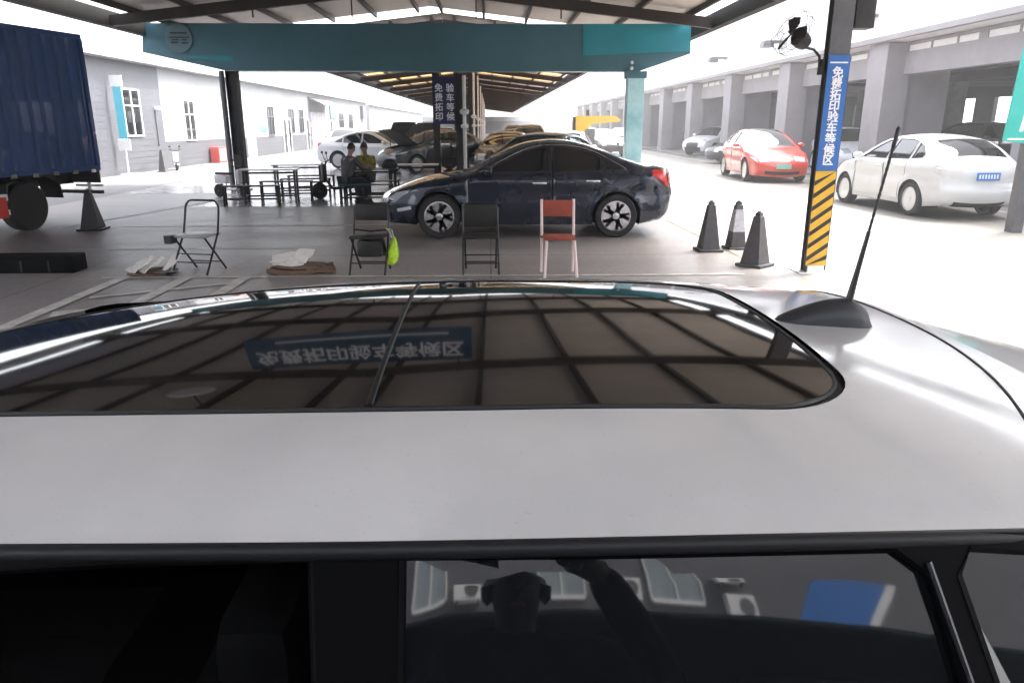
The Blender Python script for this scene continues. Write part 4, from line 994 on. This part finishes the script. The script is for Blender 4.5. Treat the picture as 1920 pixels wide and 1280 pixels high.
# ------------------------------------------------------------------ bicycle / scooters
def scooter(label, x, y, rz, col, name='parked_scooter', cat='scooter', wr=.20, sc=1):
    t = thing(name, label, cat, (x, y, 0), rz); t.scale = (sc,)*3
    for wx in (-.55, .55):
        b = MB(); T = Matrix.Translation((wx,0,wr)) @ Matrix.Rotation(R(90),4,'X')
        b.lathe([(wr*.72,-.03),(wr*.9,-.045),(wr,-.02),(wr,.02),(wr*.9,.045),(wr*.72,.03)], 28, 0, T); w_ = b.build('wheel', M['rubber'], t, smooth=True)
        b = MB(); b.lathe([(wr*.74,-.025),(wr*.74,.025),(wr*.66,.02),(wr*.66,-.02),(wr*.74,-.025)], 24, 0, T)
        for k in range(5):
            a = 2*math.pi*k/5; b.bar((wx,0,wr),(wx+wr*.7*math.cos(a),0,wr+wr*.7*math.sin(a)), .018)
        b.lathe([(0,-.05),(.035,-.05),(.035,.05),(0,.05)], 12, 0, T); b.build('rim', M['steel'], w_)
    b = MB(); b.tube([(-.55,0,wr),(-.42,0,.55),(-.34,0,.92)], .025, 8); b.tube([(-.40,0,.5),(-.2,0,.24),(.3,0,.26),(.5,0,.5)], .03, 8); b.tube([(.3,0,.26),(.55,0,wr)], .025, 8); b.tube([(.2,0,.3),(.28,0,.7)], .02, 8); b.build('frame', M['dsteel'], t, smooth=True)
    b = MB(); b.tube([(-.30,-.27,.98),(-.33,-.1,.93),(-.33,.1,.93),(-.30,.27,.98)], .014, 8); b.tube([(-.33,.15,.93),(-.38,.22,1.12)], .008, 6); b.tube([(-.33,-.15,.93),(-.38,-.22,1.12)], .008, 6); b.box(-.40,-.36,.17,.27,1.10,1.16,b=.008); b.box(-.40,-.36,-.27,-.17,1.10,1.16,b=.008); b.build('handlebar', M['black'], t, smooth=True)
    b = MB(); b.box(.0,.55,-.11,.11,.68,.76,b=.03); b.build('saddle', M['black'], t, smooth=True)
    b = MB(); b.box(-.47,-.36,-.13,.13,.42,.86,b=.04); b.box(.12,.62,-.10,.10,.42,.66,b=.05); b.box(-.3,.2,-.12,.12,.24,.29,b=.015); b.box(-.72,-.38,-.05,.05,.40,.44,b=.01); b.build('fairing', col, t, smooth=True)
    b = MB(); b.lathe([(0,-.03),(.05,-.02),(.06,.02),(0,.04)], 14, 0, Matrix.Translation((-.44,0,.84)) @ Matrix.Rotation(R(-90),4,'Y')); b.build('headlight', M['lamp'], t, smooth=True)
    return t
scooter('small electric scooter parked at the left end of the dark green table', -3.6, 18.3, R(25), M['black'], wr=.2, sc=.95)
scooter('white scooter beside the dark left column', -6.25, 18.4, R(150), M['white'], sc=.8)
scooter('tiny white scooter standing against the far grey wall', -12.3, 30.2, R(110), M['white'], sc=.8)
scooter('dark scooter on the sunlit lane beyond the saloon boot', 4.2, 24.5, R(100), M['black'])

# ------------------------------------------------------------------ people
def skin_mesh(name, V, E, rad, m, parent, sub=2, root=0):
    me = bpy.data.meshes.new(name); me.from_pydata(V, E, []); o = bpy.data.objects.new('tmp', me); C.objects.link(o)
    md = o.modifiers.new('s', 'SKIN'); md.use_smooth_shade = True
    for i, r_ in enumerate(rad):
        sv = me.skin_vertices[0].data[i]; sv.radius = r_ if isinstance(r_, tuple) else (r_, r_); sv.use_root = (i == root)
    o.modifiers.new('u', 'SUBSURF').levels = sub; o.modifiers['u'].render_levels = sub
    bpy.context.view_layer.update()
    ev = bpy.data.meshes.new_from_object(o.evaluated_get(bpy.context.evaluated_depsgraph_get())); ev.name = name
    bpy.data.objects.remove(o); ev.materials.clear(); ev.materials.append(m)
    for p_ in ev.polygons: p_.use_smooth = True
    r = bpy.data.objects.new(name, ev); C.objects.link(r); r.parent = parent
    return r
def person(label, loc, rz, J, shirt, trousers, hair=M['hair'], skin=None):
    skin = skin or M['skin']
    """J: joints pelvis chest neck head, L/R shoulder elbow wrist hip knee ankle toe (local, facing -y)"""
    t = thing('person', label, 'person', loc, rz)
    V = []; E = []; Rr = []
    def a(p, r_): V.append(tuple(p)); Rr.append(r_); return len(V)-1
    pel = a(J['pelvis'], (.125,.085)); wst = a(Vector(J['pelvis']).lerp(Vector(J['chest']), .45), (.105,.078)); ch = a(J['chest'], (.115,.078)); nk = a(J['neck'], .052)
    hd0 = a(Vector(J['neck']).lerp(Vector(J['head']), .45), (.055,.06)); hd = a(J['head'], (.075,.09)); hd2 = a(Vector(J['head'])+(Vector(J['head'])-Vector(J['neck'])).normalized()*.07, (.062,.075))
    E += [(pel,wst),(wst,ch),(ch,nk),(nk,hd0),(hd0,hd),(hd,hd2)]
    for s in 'LR':
        sh = a(J['sh'+s], .055); el = a(J['el'+s], .040); wr_ = a(J['wr'+s], .027)
        E += [(ch,sh),(sh,el),(el,wr_)]
        d = (Vector(J['wr'+s])-Vector(J['el'+s])).normalized(); side = Vector(J.get('palm'+s, (1,0,0))); side = (side-d*side.dot(d)).normalized(); nrm = d.cross(side)
        W_ = Vector(J['wr'+s]); pm = a(W_+d*.055, (.036,.016)); E.append((wr_,pm))
        for k, (off, ln) in enumerate(((-.027,.062),(-.009,.075),(.009,.070),(.027,.055))):
            k0 = a(W_+d*.095+side*off, .0095); k1 = a(W_+d*(.095+ln*.5)+side*off*1.1+nrm*.012, .0085); k2 = a(W_+d*(.095+ln*.85)+side*off*1.1+nrm*.035, .007)
            E += [(pm,k0),(k0,k1),(k1,k2)]
        t0 = a(W_+d*.045-side*.042+nrm*.01, .011); t1 = a(W_+d*.08-side*.06+nrm*.03, .009); E += [(pm,t0),(t0,t1)]
        hp = a(J['hp'+s], .085); kn = a(J['kn'+s], .058); an = a(J['an'+s], .038); to = a(J['to'+s], (.035,.025))
        E += [(pel,hp),(hp,kn),(kn,an),(an,to)]
    body = skin_mesh('body', V, E, Rr, skin, t)
    # face
    hv = Vector(J['head']); f = Vector(J.get('face', (0,-1,0))).normalized(); up = (hv-Vector(J['neck'])).normalized(); sd_ = f.cross(up).normalized()
    b = MB()
    for s in (-1, 1): b.lathe([(0,-.012),(.011,0),(0,.012)], 8, 0, Matrix.Translation(hv+f*.082+sd_*.03*s+up*.015))
    b.build('eye', M['black'], t, smooth=True)
    b = MB(); b.tube([hv+f*.085+up*.02, hv+f*.108-up*.018, hv+f*.088-up*.026], [.008,.013,.008], 8); b.build('nose', skin, t, smooth=True)
    b = MB(); b.tube([hv+f*.082-up*.048-sd_*.02, hv+f*.088-up*.046, hv+f*.082-up*.048+sd_*.02], .005, 6); b.build('mouth', M['darkred'], t, smooth=True)
    for s in (-1, 1):
        b = MB(); b.lathe([(0,-.03),(.016,-.015),(.018,.01),(0,.03)], 8, 0, Matrix.Translation(hv+sd_*.076*s)); b.build('ear', skin, t, smooth=True)
    # hair cap
    b = MB(); n_ = 16; rings = 7; vs = []
    q = (up*.9-f*.42).normalized(); x_ = sd_; y_ = q.cross(x_)
    for i in range(rings):
        a_ = R(8+92*i/(rings-1))
        for j in range(n_):
            c_ = 2*math.pi*j/n_; wob = 1+.03*math.sin(5*c_+i)
            vs.append(hv+up*.022-f*.006+(q*math.cos(a_)*.110+(x_*math.cos(c_)*.082+y_*math.sin(c_)*.098)*math.sin(a_))*wob)
    b.add(vs, [(i*n_+j, i*n_+(j+1)%n_, (i+1)*n_+(j+1)%n_, (i+1)*n_+j) for i in range(rings-1) for j in range(n_)]+[tuple(range(n_))]); b.build('hair', hair, t, smooth=True)
    # clothes
    V = []; E = []; Rr = []
    pel = a(Vector(J['pelvis'])-Vector((0,0,.02)), (.165,.12)); wst = a(Vector(J['pelvis']).lerp(Vector(J['chest']), .45), (.15,.118)); ch = a(J['chest'], (.172,.125)); nk = a(Vector(J['chest']).lerp(Vector(J['neck']), .85), .068)
    E += [(pel,wst),(wst,ch),(ch,nk)]
    for s in 'LR':
        sh = a(J['sh'+s], .075); el = a(J['el'+s], .058); cu = a(Vector(J['el'+s]).lerp(Vector(J['wr'+s]), .88), .042); E += [(ch,sh),(sh,el),(el,cu)]
    skin_mesh('shirt', V, E, Rr, shirt, t)
    V = []; E = []; Rr = []
    pel = a(J['pelvis'], (.155,.115))
    for s in 'LR':
        hp = a(J['hp'+s], .10); kn = a(J['kn'+s], .076); an = a(Vector(J['kn'+s]).lerp(Vector(J['an'+s]), .93), .058); E += [(pel,hp),(hp,kn),(kn,an)]
    skin_mesh('trousers', V, E, Rr, trousers, t)
    for s in 'LR':
        b = MB(); an = Vector(J['an'+s]); to = Vector(J['to'+s]); d = (to-an); d.z = 0; d.normalize(); rzz = math.atan2(d.x, -d.y)
        b.box(-.045,.045,-.19,.07,-.0,.035,b=.012, T=Matrix.Translation((an.x,an.y,0)) @ Matrix.Rotation(rzz,4,'Z')); b.box(-.042,.042,-.17,.06,.02,.09,b=.03, T=Matrix.Translation((an.x,an.y,0)) @ Matrix.Rotation(rzz,4,'Z')); b.build('shoe', M['black'], t, smooth=True)
    return t
SIT = dict(pelvis=(0,0,.52), chest=(0,-.10,.90), neck=(0,-.14,1.06), head=(0,-.19,1.19), shL=(-.18,-.12,.97), shR=(.18,-.12,.97), elL=(-.24,-.28,.76), elR=(.24,-.28,.76), wrL=(-.13,-.47,.80), wrR=(.13,-.47,.80),
    hpL=(-.1,-.02,.50), hpR=(.1,-.02,.50), knL=(-.13,-.44,.50), knR=(.13,-.44,.50), anL=(-.13,-.42,.09), anR=(.13,-.42,.09), toL=(-.13,-.54,.04), toR=(.13,-.54,.04), face=(0,-1,-.35))
HUN = dict(SIT); HUN.update(chest=(.02,-.20,.86), neck=(.03,-.30,.99), head=(.04,-.39,1.08), shL=(-.16,-.24,.92), shR=(.20,-.22,.93), elL=(-.25,-.40,.76), face=(0,-.8,-.6))
OL = mat('olive_yellow_camouflage', (.38,.36,.06), .8, var=.6, vscale=14, dirt=(.06,.07,.03)); GY = mat('grey_jacket', (.085,.08,.09), .8, var=.2); NT = mat('navy_trousers', (.015,.017,.03), .8)
person('person in an olive and yellow patterned top seated at the dark green table', (-2.90, 17.98, 0), R(-6), SIT, OL, NT)
person('person in a grey jacket seated left at the dark green table', (-3.20, 16.9, 0), R(140), SIT, GY, NT)
# the photographer, mirrored in the rear door glass
PH = dict(pelvis=(0,0,.93), chest=(0,-.0,1.30), neck=(0,-.02,1.45), head=(0,-.05,1.555), shL=(-.17,0,1.42), shR=(.17,0,1.42), elR=(.25,-.02,1.10), wrR=(.22,-.10,.87), elL=(-.35,-.10,1.35), wrL=(-.15,-.30,1.57), palmL=(0,0,1),
    hpL=(-.1,0,.9), hpR=(.1,0,.9), knL=(-.11,-.02,.5), knR=(.11,-.02,.5), anL=(-.11,.02,.09), anR=(.11,.02,.09), toL=(-.12,-.1,.04), toR=(.12,-.1,.04), face=(0,-1,0))
person('photographer in black holding up a phone, mirrored in the rear door glass', (.07, -.46, 0), R(180), PH, M['deepseat'], NT, skin=mat('silhouette_dark_skin', (.05,.032,.026), .6))  # skin colour darkened to paint in the backlit silhouette
t = thing('phone', 'black phone held up by the photographer, mirrored in the glass', 'phone', (0.0, -.035, 1.66))
b = MB(); b.box(-.16,.02,-.012,-.004,-.035,.05,b=.003); b.build('case', M['black'], t)
b = MB(); b.box(-.155,.015,-.0145,-.0125,-.03,.045); b.build('screen', M['glass'], t)

# ------------------------------------------------------------------ behind the camera (mirrored in the door glass)
bb = thing('rear_building', 'grey building with air conditioners mirrored in the rear door glass', 'building', (0, -16.5, 0))
b = MB(); b.box(-20, 20, -6, 0, 0, 12); b.box(-20, 20, 0, .1, 4.75, 4.9); b.build('wall', mat('grey_render', (.12,.12,.135), .8, var=.15, vscale=1), bb)
for (x0, x1) in ((-2.1,-1.3),(1.6,2.9),(4.9,6.4),(-8,-6)):
    f = MB(); f.box(x0,x1,.01,.06,5.75,7.6); wv = f.build('window', M['curtain'], bb)
    f = MB(); f.box(x0-.05,x0,.0,.1,5.7,7.65); f.box(x1,x1+.05,.0,.1,5.7,7.65); f.box((x0+x1)/2-.025,(x0+x1)/2+.025,.06,.1,5.75,7.6); f.box(x0,x1,.0,.12,5.65,5.75); f.build('frame', M['white'], wv)
def ac(x, z, label):
    t = thing('air_conditioner', label, 'air conditioner', (x, -16.4, z), 0, 'air conditioner units on the rear wall')
    b = MB(); b.box(-.42,.42,0,.32,0,.58,b=.02); b.build('case', M['white'], t)
    b = MB(); b.lathe([(0,0),(.2,0),(.22,.01),(.2,.02),(0,.012)], 24, 0, Matrix.Translation((.12,.325,.29)) @ Matrix.Rotation(R(-90),4,'X')); b.build('fan_grille', M['steel'], t)
    b = MB(); b.box(-.35,-.3,0,.4,-.06,-.005); b.box(.3,.35,0,.4,-.06,-.005); b.build('bracket', M['dsteel'], t)
ac(-.6, 5.6, 'air conditioner left of the photographer in the glass'); ac(4.1, 5.6, 'air conditioner right of the photographer in the glass'); ac(7.4, 5.3, 'lower air conditioner behind the blue awning in the glass'); ac(7.3, 6.2, 'upper air conditioner behind the blue awning in the glass')
t = thing('blue_awning', 'sloping blue awning mirrored near the rear corner of the door glass', 'awning', (4.6, -9.5, 0))
b = MB(); b.prism([(-.1,2.5),(.7,2.5),(2.9,4.45),(1.5,4.45)], 'y', -.04, .04); b.build('sheet', mat('awning_blue',(.03,.16,.5),.5), t)
b = MB(); b.prism([(.7,2.5),(.88,2.5),(3.08,4.45),(2.9,4.45)], 'y', -.04, .045); b.build('edge_rail', M['white'], t)
for px_, pz_ in ((.5,2.65),(1.9,3.6)):
    b = MB(); b.box(px_-.05,px_+.05,-.14,-.05,0,pz_); b.build('post', M['steel'], t)
VAN = dict(SUV); VAN.update(top=[(-2.5,.3),(-2.58,.6),(-2.5,1.0),(-2.3,1.12),(-1.95,1.45),(-1.6,1.74),(-1.2,1.86),(0,1.9),(1.2,1.9),(2.1,1.87),(2.4,1.7),(2.5,1.2),(2.52,.6),(2.45,.34),(2.3,.3)], belt=1.15, tumble=.22, xf=-1.7, xr=1.5, rnd=.1,
    windshield=(-2.3,-1.3), rearglass=(2.3,2.6), windows=[[(-1.5,1.2),(-1.3,1.62),(-.6,1.66),(-.6,1.2)],[(-.45,1.2),(-.45,1.67),(.8,1.67),(.8,1.2)],[(.95,1.2),(.95,1.67),(2.1,1.65),(2.15,1.2)]],
    doors=[[(-1.7,.36),(-1.7,1.1),(-1.35,1.7),(-.53,1.74),(-.53,.36)]], handles=[(-.75,1.0)], mirror=(-1.6,1.2))
rs, *_ = car('black van parked close behind the photographer, mirrored in the glass', 'car', (-.35, -2.02, 0), 0, VAN, mat('matt_black_wrap', (.01,.01,.011), .6, spec=.2), name='black_van', detail=0); rs.scale = (1.35, 1, .925)

# ------------------------------------------------------------------ the near white hatchback
PW = bpy.data.materials.new('pearl_white_paint'); PW.use_nodes = True; n = PW.node_tree.nodes; l = PW.node_tree.links; b_ = n["Principled BSDF"]
b_.inputs["Base Color"].default_value = (.53,.54,.55,1); b_.inputs["Roughness"].default_value = .38; b_.inputs["Coat Weight"].default_value = 1; b_.inputs["Coat Roughness"].default_value = .035
tn = n.new("ShaderNodeTexNoise"); tn.inputs["Scale"].default_value = 500; tn.inputs["Detail"].default_value = 3; tc = n.new("ShaderNodeTexCoord"); l.new(tc.outputs["Object"], tn.inputs[0])
tn2 = n.new("ShaderNodeTexNoise"); tn2.inputs["Scale"].default_value = 5; tn2.inputs["Detail"].default_value = 7; l.new(tc.outputs["Object"], tn2.inputs[0])
mxp = n.new("ShaderNodeValToRGB"); mxp.color_ramp.elements[0].position = .35; mxp.color_ramp.elements[0].color = (.47,.475,.48,1); mxp.color_ramp.elements[1].position = .65; mxp.color_ramp.elements[1].color = (.54,.545,.55,1); l.new(tn2.outputs[0], mxp.inputs[0])
tn3 = n.new("ShaderNodeTexNoise"); tn3.inputs["Scale"].default_value = 220; tn3.inputs["Detail"].default_value = 2; l.new(tc.outputs["Object"], tn3.inputs[0])
sp_ = n.new("ShaderNodeMapRange"); sp_.inputs[1].default_value = .66; sp_.inputs[2].default_value = .78; sp_.inputs[3].default_value = 0; sp_.inputs[4].default_value = .35; l.new(tn3.outputs[0], sp_.inputs[0])
mxd = n.new("ShaderNodeMixRGB"); mxd.inputs[2].default_value = (.30,.28,.26,1); l.new(sp_.outputs[0], mxd.inputs[0]); l.new(mxp.outputs[0], mxd.inputs[1]); l.new(mxd.outputs[0], b_.inputs["Base Color"])
rp = n.new("ShaderNodeMapRange"); rp.inputs[1].default_value = .3; rp.inputs[2].default_value = .75; rp.inputs[3].default_value = .05; rp.inputs[4].default_value = .16; l.new(tn2.outputs[0], rp.inputs[0]); l.new(rp.outputs[0], b_.inputs["Coat Roughness"])
bp = n.new("ShaderNodeBump"); bp.inputs["Strength"].default_value = .05; bp.inputs["Distance"].default_value = .0003; l.new(tn.outputs[0], bp.inputs["Height"]); l.new(bp.outputs[0], b_.inputs["Normal"])
X0, Y0 = -.55, 1.18
ze = lambda x: 1.338-.06*(x-.55)**2
FC = dict(HATCH)
FC.update(top=[(-1.98,.24),(-2.04,.45),(-1.98,.66),(-1.75,.78),(-1.35,.88),(-1.08,.93),(-.98,.97),(-.7,1.14),(-.4,ze(-.4)),(-.2,ze(-.2)),(.1,ze(.1)),(.4,ze(.4)),(.7,ze(.7)),(1.0,ze(1.0)),(1.31,ze(1.31)),(1.52,1.265),(1.72,1.205),(1.86,1.06),(1.97,.92),(2.0,.78),(2.01,.62),(2.04,.48),(1.99,.32),(1.9,.26)],
    W=.80, belt=.92, tumble=.45, xf=-1.28, xr=1.27, Rw=.30, sill=.2, rnd=.10, windshield=(-1.0,-.42), rearglass=(1.74,1.96),
    windows=[[(-.66,.97),(-.32,1.20),(-.1,1.290),(.20,1.315),(.38,1.320),(.40,.97)], [(.46,.97),(.46,1.321),(.66,1.321),(.925,1.315),(.96,1.29),(1.03,.97)], [(1.07,.98),(.985,1.29),(1.0,1.312),(1.2,1.29),(1.30,1.20),(1.36,1.0)]],
    doors=[[(-.92,.3),(-.92,.92),(-.7,1.02),(.43,1.02),(.43,.3)], [(.43,.3),(.43,1.02),(1.05,1.0),(1.0,.78),(.9,.55),(.86,.3)]], handles=[(.25,.86),(.88,.87)], mirror=(-.72,.98),
    side_lights=[('pl', [(-.86,.95),(-.40,1.262),(-.38,1.35),(1.10,1.35),(1.14,1.29),(1.42,1.18),(1.44,.96)])],
    ends=[('hl',-2.2,-1.6,.6,.76,.6,1.01),('low',-2.2,-1.8,.26,.42,0,.8),('tl',1.7,2.2,.7,.9,.62,1.01)], skip=(-.4,1.31), plm=M['deep'], sealm=M['deep'], sealr=.45)
FC['ylin'] = lambda z: .588+.466*(1.335-z)
FC['open'] = (-1, 0)
M['deep2'] = mat('moulding_rubber', (.009,.0095,.011), .5, spec=.3)
M['pillarblk'] = mat('gloss_black_pillar', (.012,.012,.013), .16, coat=.4)
_k = M['black']; M['black'] = M['pillarblk']
nc, yfn, profn, mdn = car('near white hatchback with a glass roof filling the foreground', 'car', (X0, Y0, 0), R(.5), FC, PW, name='near_hatchback')
M['black'] = _k
# roof skin and glass in one analytic surface
def zro(x, y):
    w_ = wid(x, y)
    u = min(1, abs(y)/w_); return ze(x)+.055*(1-.38*u*u-.62*u**4)
def nrm_(x, y):
    e = 1e-3; return Vector((-(zro(x+e,y)-zro(x-e,y))/(2*e), -(zro(x,y+e)-zro(x,y-e))/(2*e), 1)).normalized()
def wid(x, y=-1):
    far = 1.0 if x < .55 else .1
    k_ = 1 if y < -.2 else (far if y > .2 else 1+(far-1)*(y+.2)/.4)
    return (.588-(.9*max(0, .2-x)**3 if y > 0 else 0)-k_*(.16 if x < .55 else .11)*(x-.55)**2/(1+.6*(x-.55)**2))*(1-.16*max(0, (abs(x+.055)/1.985-.45)/.55)**2.4)
xs_ = [-.4+1.71*i/60 for i in range(61)]
outer = [(x, -wid(x)) for x in xs_]+[(1.31+.012*(1-(y/.59)**2), y) for y in [wid(1.31)*(-1+2*i/24) for i in range(1,24)]]+[(x, wid(x, 1)) for x in xs_[::-1]]+[(-.4, y) for y in [wid(-.4)*(1-2*i/24) for i in range(1,24)]]
def rrect(x0, x1, y0, y1, r, bow=0, n=10):
    out = []
    for (cx, cy, a0) in ((x1-r, y1-r, 0), (x0+r, y1-r, 90), (x0+r, y0+r, 180), (x1-r, y0+r, 270)):
        for k in range(n+1):
            a = R(a0+90*k/n); out.append((cx+r*math.cos(a), cy+r*math.sin(a)))
    fin = []
    for i in range(len(out)):
        a, c = out[i], out[(i+1) % len(out)]; m_ = max(1, int(math.dist(a, c)/.04))
        for q in range(m_): fin.append((a[0]+(c[0]-a[0])*q/m_, a[1]+(c[1]-a[1])*q/m_))
    return [(x+(bow*(1-((y-(y0+y1)/2)/((y1-y0)/2))**2) if x > (x0+x1)/2 else 0), y) for x, y in fin]
def taper(L_):
    o_ = []
    for x, y in L_:
        X_ = x-.55
        o_.append((x, y+(.14*X_*X_ if X_ < 0 else .02*X_)*(1 if y < 0 else 0)-(1.1*max(0, -X_-.3)**3 if y > 0 else 0)))
    return o_
gout = taper(rrect(-.36, 1.015, -.374, .405, .13, .02))
gin = taper(rrect(-.348, 1.003, -.362, .393, .122, .02))
pts = []
yy = -.62
while yy < .62:
    xx = -.4
    while xx < 1.31: pts.append((xx, yy)); xx += .035
    yy += .035
def keep(x, y):
    if not inpoly(x, y, outer): return None
    return 1 if inpoly(x, y, gin) else (2 if inpoly(x, y, gout) else 0)
pts = [p for p in pts if inpoly(*p, outer)]
vs, tris = cdt([(outer, True), (gout, True), (gin, True)], pts, keep)
def surf(name, k, m, dz, parent):
    mp = {}; V = []; F = []; N = []
    for f, kk in tris:
        if kk != k: continue
        g = []
        for i in f:
            if i not in mp:
                mp[i] = len(V); x, y = vs[i]; V.append((x, y, zro(x, y)+dz)); N.append(nrm_(x, y))
            g.append(mp[i])
        F.append(tuple(g))
    me = bpy.data.meshes.new(name); me.from_pydata(V, [], F); me.materials.append(m)
    for p_ in me.polygons: p_.use_smooth = True
    me.normals_split_custom_set_from_vertices(N)
    o = bpy.data.objects.new(name, me); C.objects.link(o); o.parent = parent; return o
surf('roof', 0, PW, 0, nc)
gl_ = surf('glass_roof', 1, M['roofglass'], -.002, nc)
surf('roof_seal', 2, M['rubber'], -.006, nc)
b = MB(); b.tube([(x, y, zro(x, y)-.003) for x, y in gin], .0035, 6, closed=True); b.build('seal_bead', M['deep2'], nc, smooth=True)
b = MB(); y = -.35; L_ = []
while y < .375: L_.append((.40, y, zro(.40, y)+.0005)); y += .03
for s in (-.010, .010):
    pass
b.tube([(x, y, z-.0045) for x, y, z in L_], .0055, 6); b.build('panel_joint', M['deep2'], gl_, smooth=True)
# black roof mouldings along both edges
for sd in (-1, 1):
    b = MB(); L_ = []
    for x in xs_: L_.append((x, sd*(wid(x, sd)+.003), ze(x)-.008))
    b.tube([(-.4-.02, L_[0][1], L_[0][2]-.012)]+L_+[(1.33, L_[-1][1], L_[-1][2]-.006)], .0085, 10); b.build('roof_moulding', M['deep2'] if sd < 0 else PW, nc, smooth=True)
# tailgate gap
gx_ = lambda y: 1.30-.45*max(0, .1-y)**2
b = MB(); b.tube([(gx_(y), y, zro(gx_(y), y)-.0008) for y in [-.53+1.06*i/40 for i in range(41)]], .0028, 6); b.build('tailgate_gap', M['rubber'], nc, smooth=True)
b = MB(); b.tube([(.955,-yfn(.955,1.305)-.002,1.305),(.985,-yfn(.985,1.2)-.002,1.2),(1.05,-yfn(1.05,.97)-.002,.97)], .003, 6); b.build('window_edge', M['darkalloy'], nc, smooth=True)
# aerial
an = MB(); ax_, ay_ = 1.12, .03
vs_ = []; rows = 12; cols = 14
for i in range(rows+1):
    u = i/rows; x = -.085+.17*u
    h_ = .045*(math.sin(min(1, u*1.35)*math.pi/2)**.9)*(1 if u < .7 else math.sqrt(max(0, 1-((u-.7)/.3)**2)*.75+.25*max(0, 1-(u-.7)/.3)))
    wv = .030*math.sqrt(max(.0, 1-(2*u-1.08)**4*.9)) if u < .96 else .012
    if u < .2: wv = .030*math.sqrt(u/.2)*.9+.002
    for j in range(cols+1):
        a = math.pi*j/cols; vs_.append((x, -wv*math.cos(a)*(1-.25*math.sin(a)**3), h_*math.sin(a)**.75 if 0 < j < cols else 0))
q = cols+1
fs_ = [(i*q+j, i*q+j+1, (i+1)*q+j+1, (i+1)*q+j) for i in range(rows) for j in range(cols)]+[tuple(range(q))[::-1], tuple(rows*q+j for j in range(q))]
an.add(vs_, fs_, 0, Matrix.Translation((ax_, ay_, zro(ax_, ay_)-.001)) @ Matrix.Rotation(R(3), 4, 'Y'))
ao = an.build('aerial_base', mat('matt_aerial', (.018,.02,.024), .48), nc, smooth=True)
za = zro(ax_, ay_)
b = MB(); bx_, bz_ = ax_+.043, za+.033; d = Vector((.155, 0, .988)).normalized()
b.tube([Vector((bx_, ay_, bz_))+d*s for s in (0,.03,.06,.1,.125)], [.0068,.0055,.0045,.0038,.0034], 10)
ptsm = [Vector((bx_, ay_, bz_))+d*(.125+.0054*k) for k in range(26)]
b.tube(ptsm, [.0022+.0005*(k % 2) for k in range(26)], 8)
b.tube([Vector((bx_, ay_, bz_))+d*s for s in (.26,.263,.292,.295)], [.0022,.0034,.0034,.001], 10)
b.build('aerial_mast', mat('mast_black', (.02,.02,.02), .4), ao, smooth=True)
# cabin
b = MB(); b.box(-.9,1.6,-.66,.66,.3,.32); b.box(-.9,1.6,-.68,-.66,.3,.9); b.box(-.9,1.6,.66,.68,.3,.9); b.box(1.58,1.6,-.66,.66,.32,.9); b.box(-.92,-.9,-.66,.66,.3,.9)
b.build('cabin_lining', M['deepseat'], nc)
for x, y in ((-.05,-.34),(-.05,.34)):
    b = MB(); b.box(x-.25,x+.25,y-.22,y+.22,.4,.58,b=.06); b.box(x+.2,x+.36,y-.22,y+.22,.5,1.02,b=.05); b.box(x+.26,x+.36,y-.11,y+.11,1.0,1.14,b=.04); b.build('seat', M['deepseat'], nc, smooth=True)

# ------------------------------------------------------------------ thin volume added to imitate a lens veil lifting the darks
hz = MB(); hz.box(-152, 152, -82, 262, -1, 14)
ho = tag(hz.build('veil_haze', None) if False else hz.build('veil_haze', []), kind='stuff')
hm = bpy.data.materials.new('veil_haze'); hm.use_nodes = True; hn = hm.node_tree; hn.nodes.clear()
vo = hn.nodes.new('ShaderNodeVolumePrincipled'); vo.inputs['Density'].default_value = .0035; vo.inputs['Color'].default_value = (.95,.95,.96,1); vo.inputs['Anisotropy'].default_value = .3
oo = hn.nodes.new('ShaderNodeOutputMaterial'); hn.links.new(vo.outputs[0], oo.inputs['Volume']); ho.data.materials.append(hm)
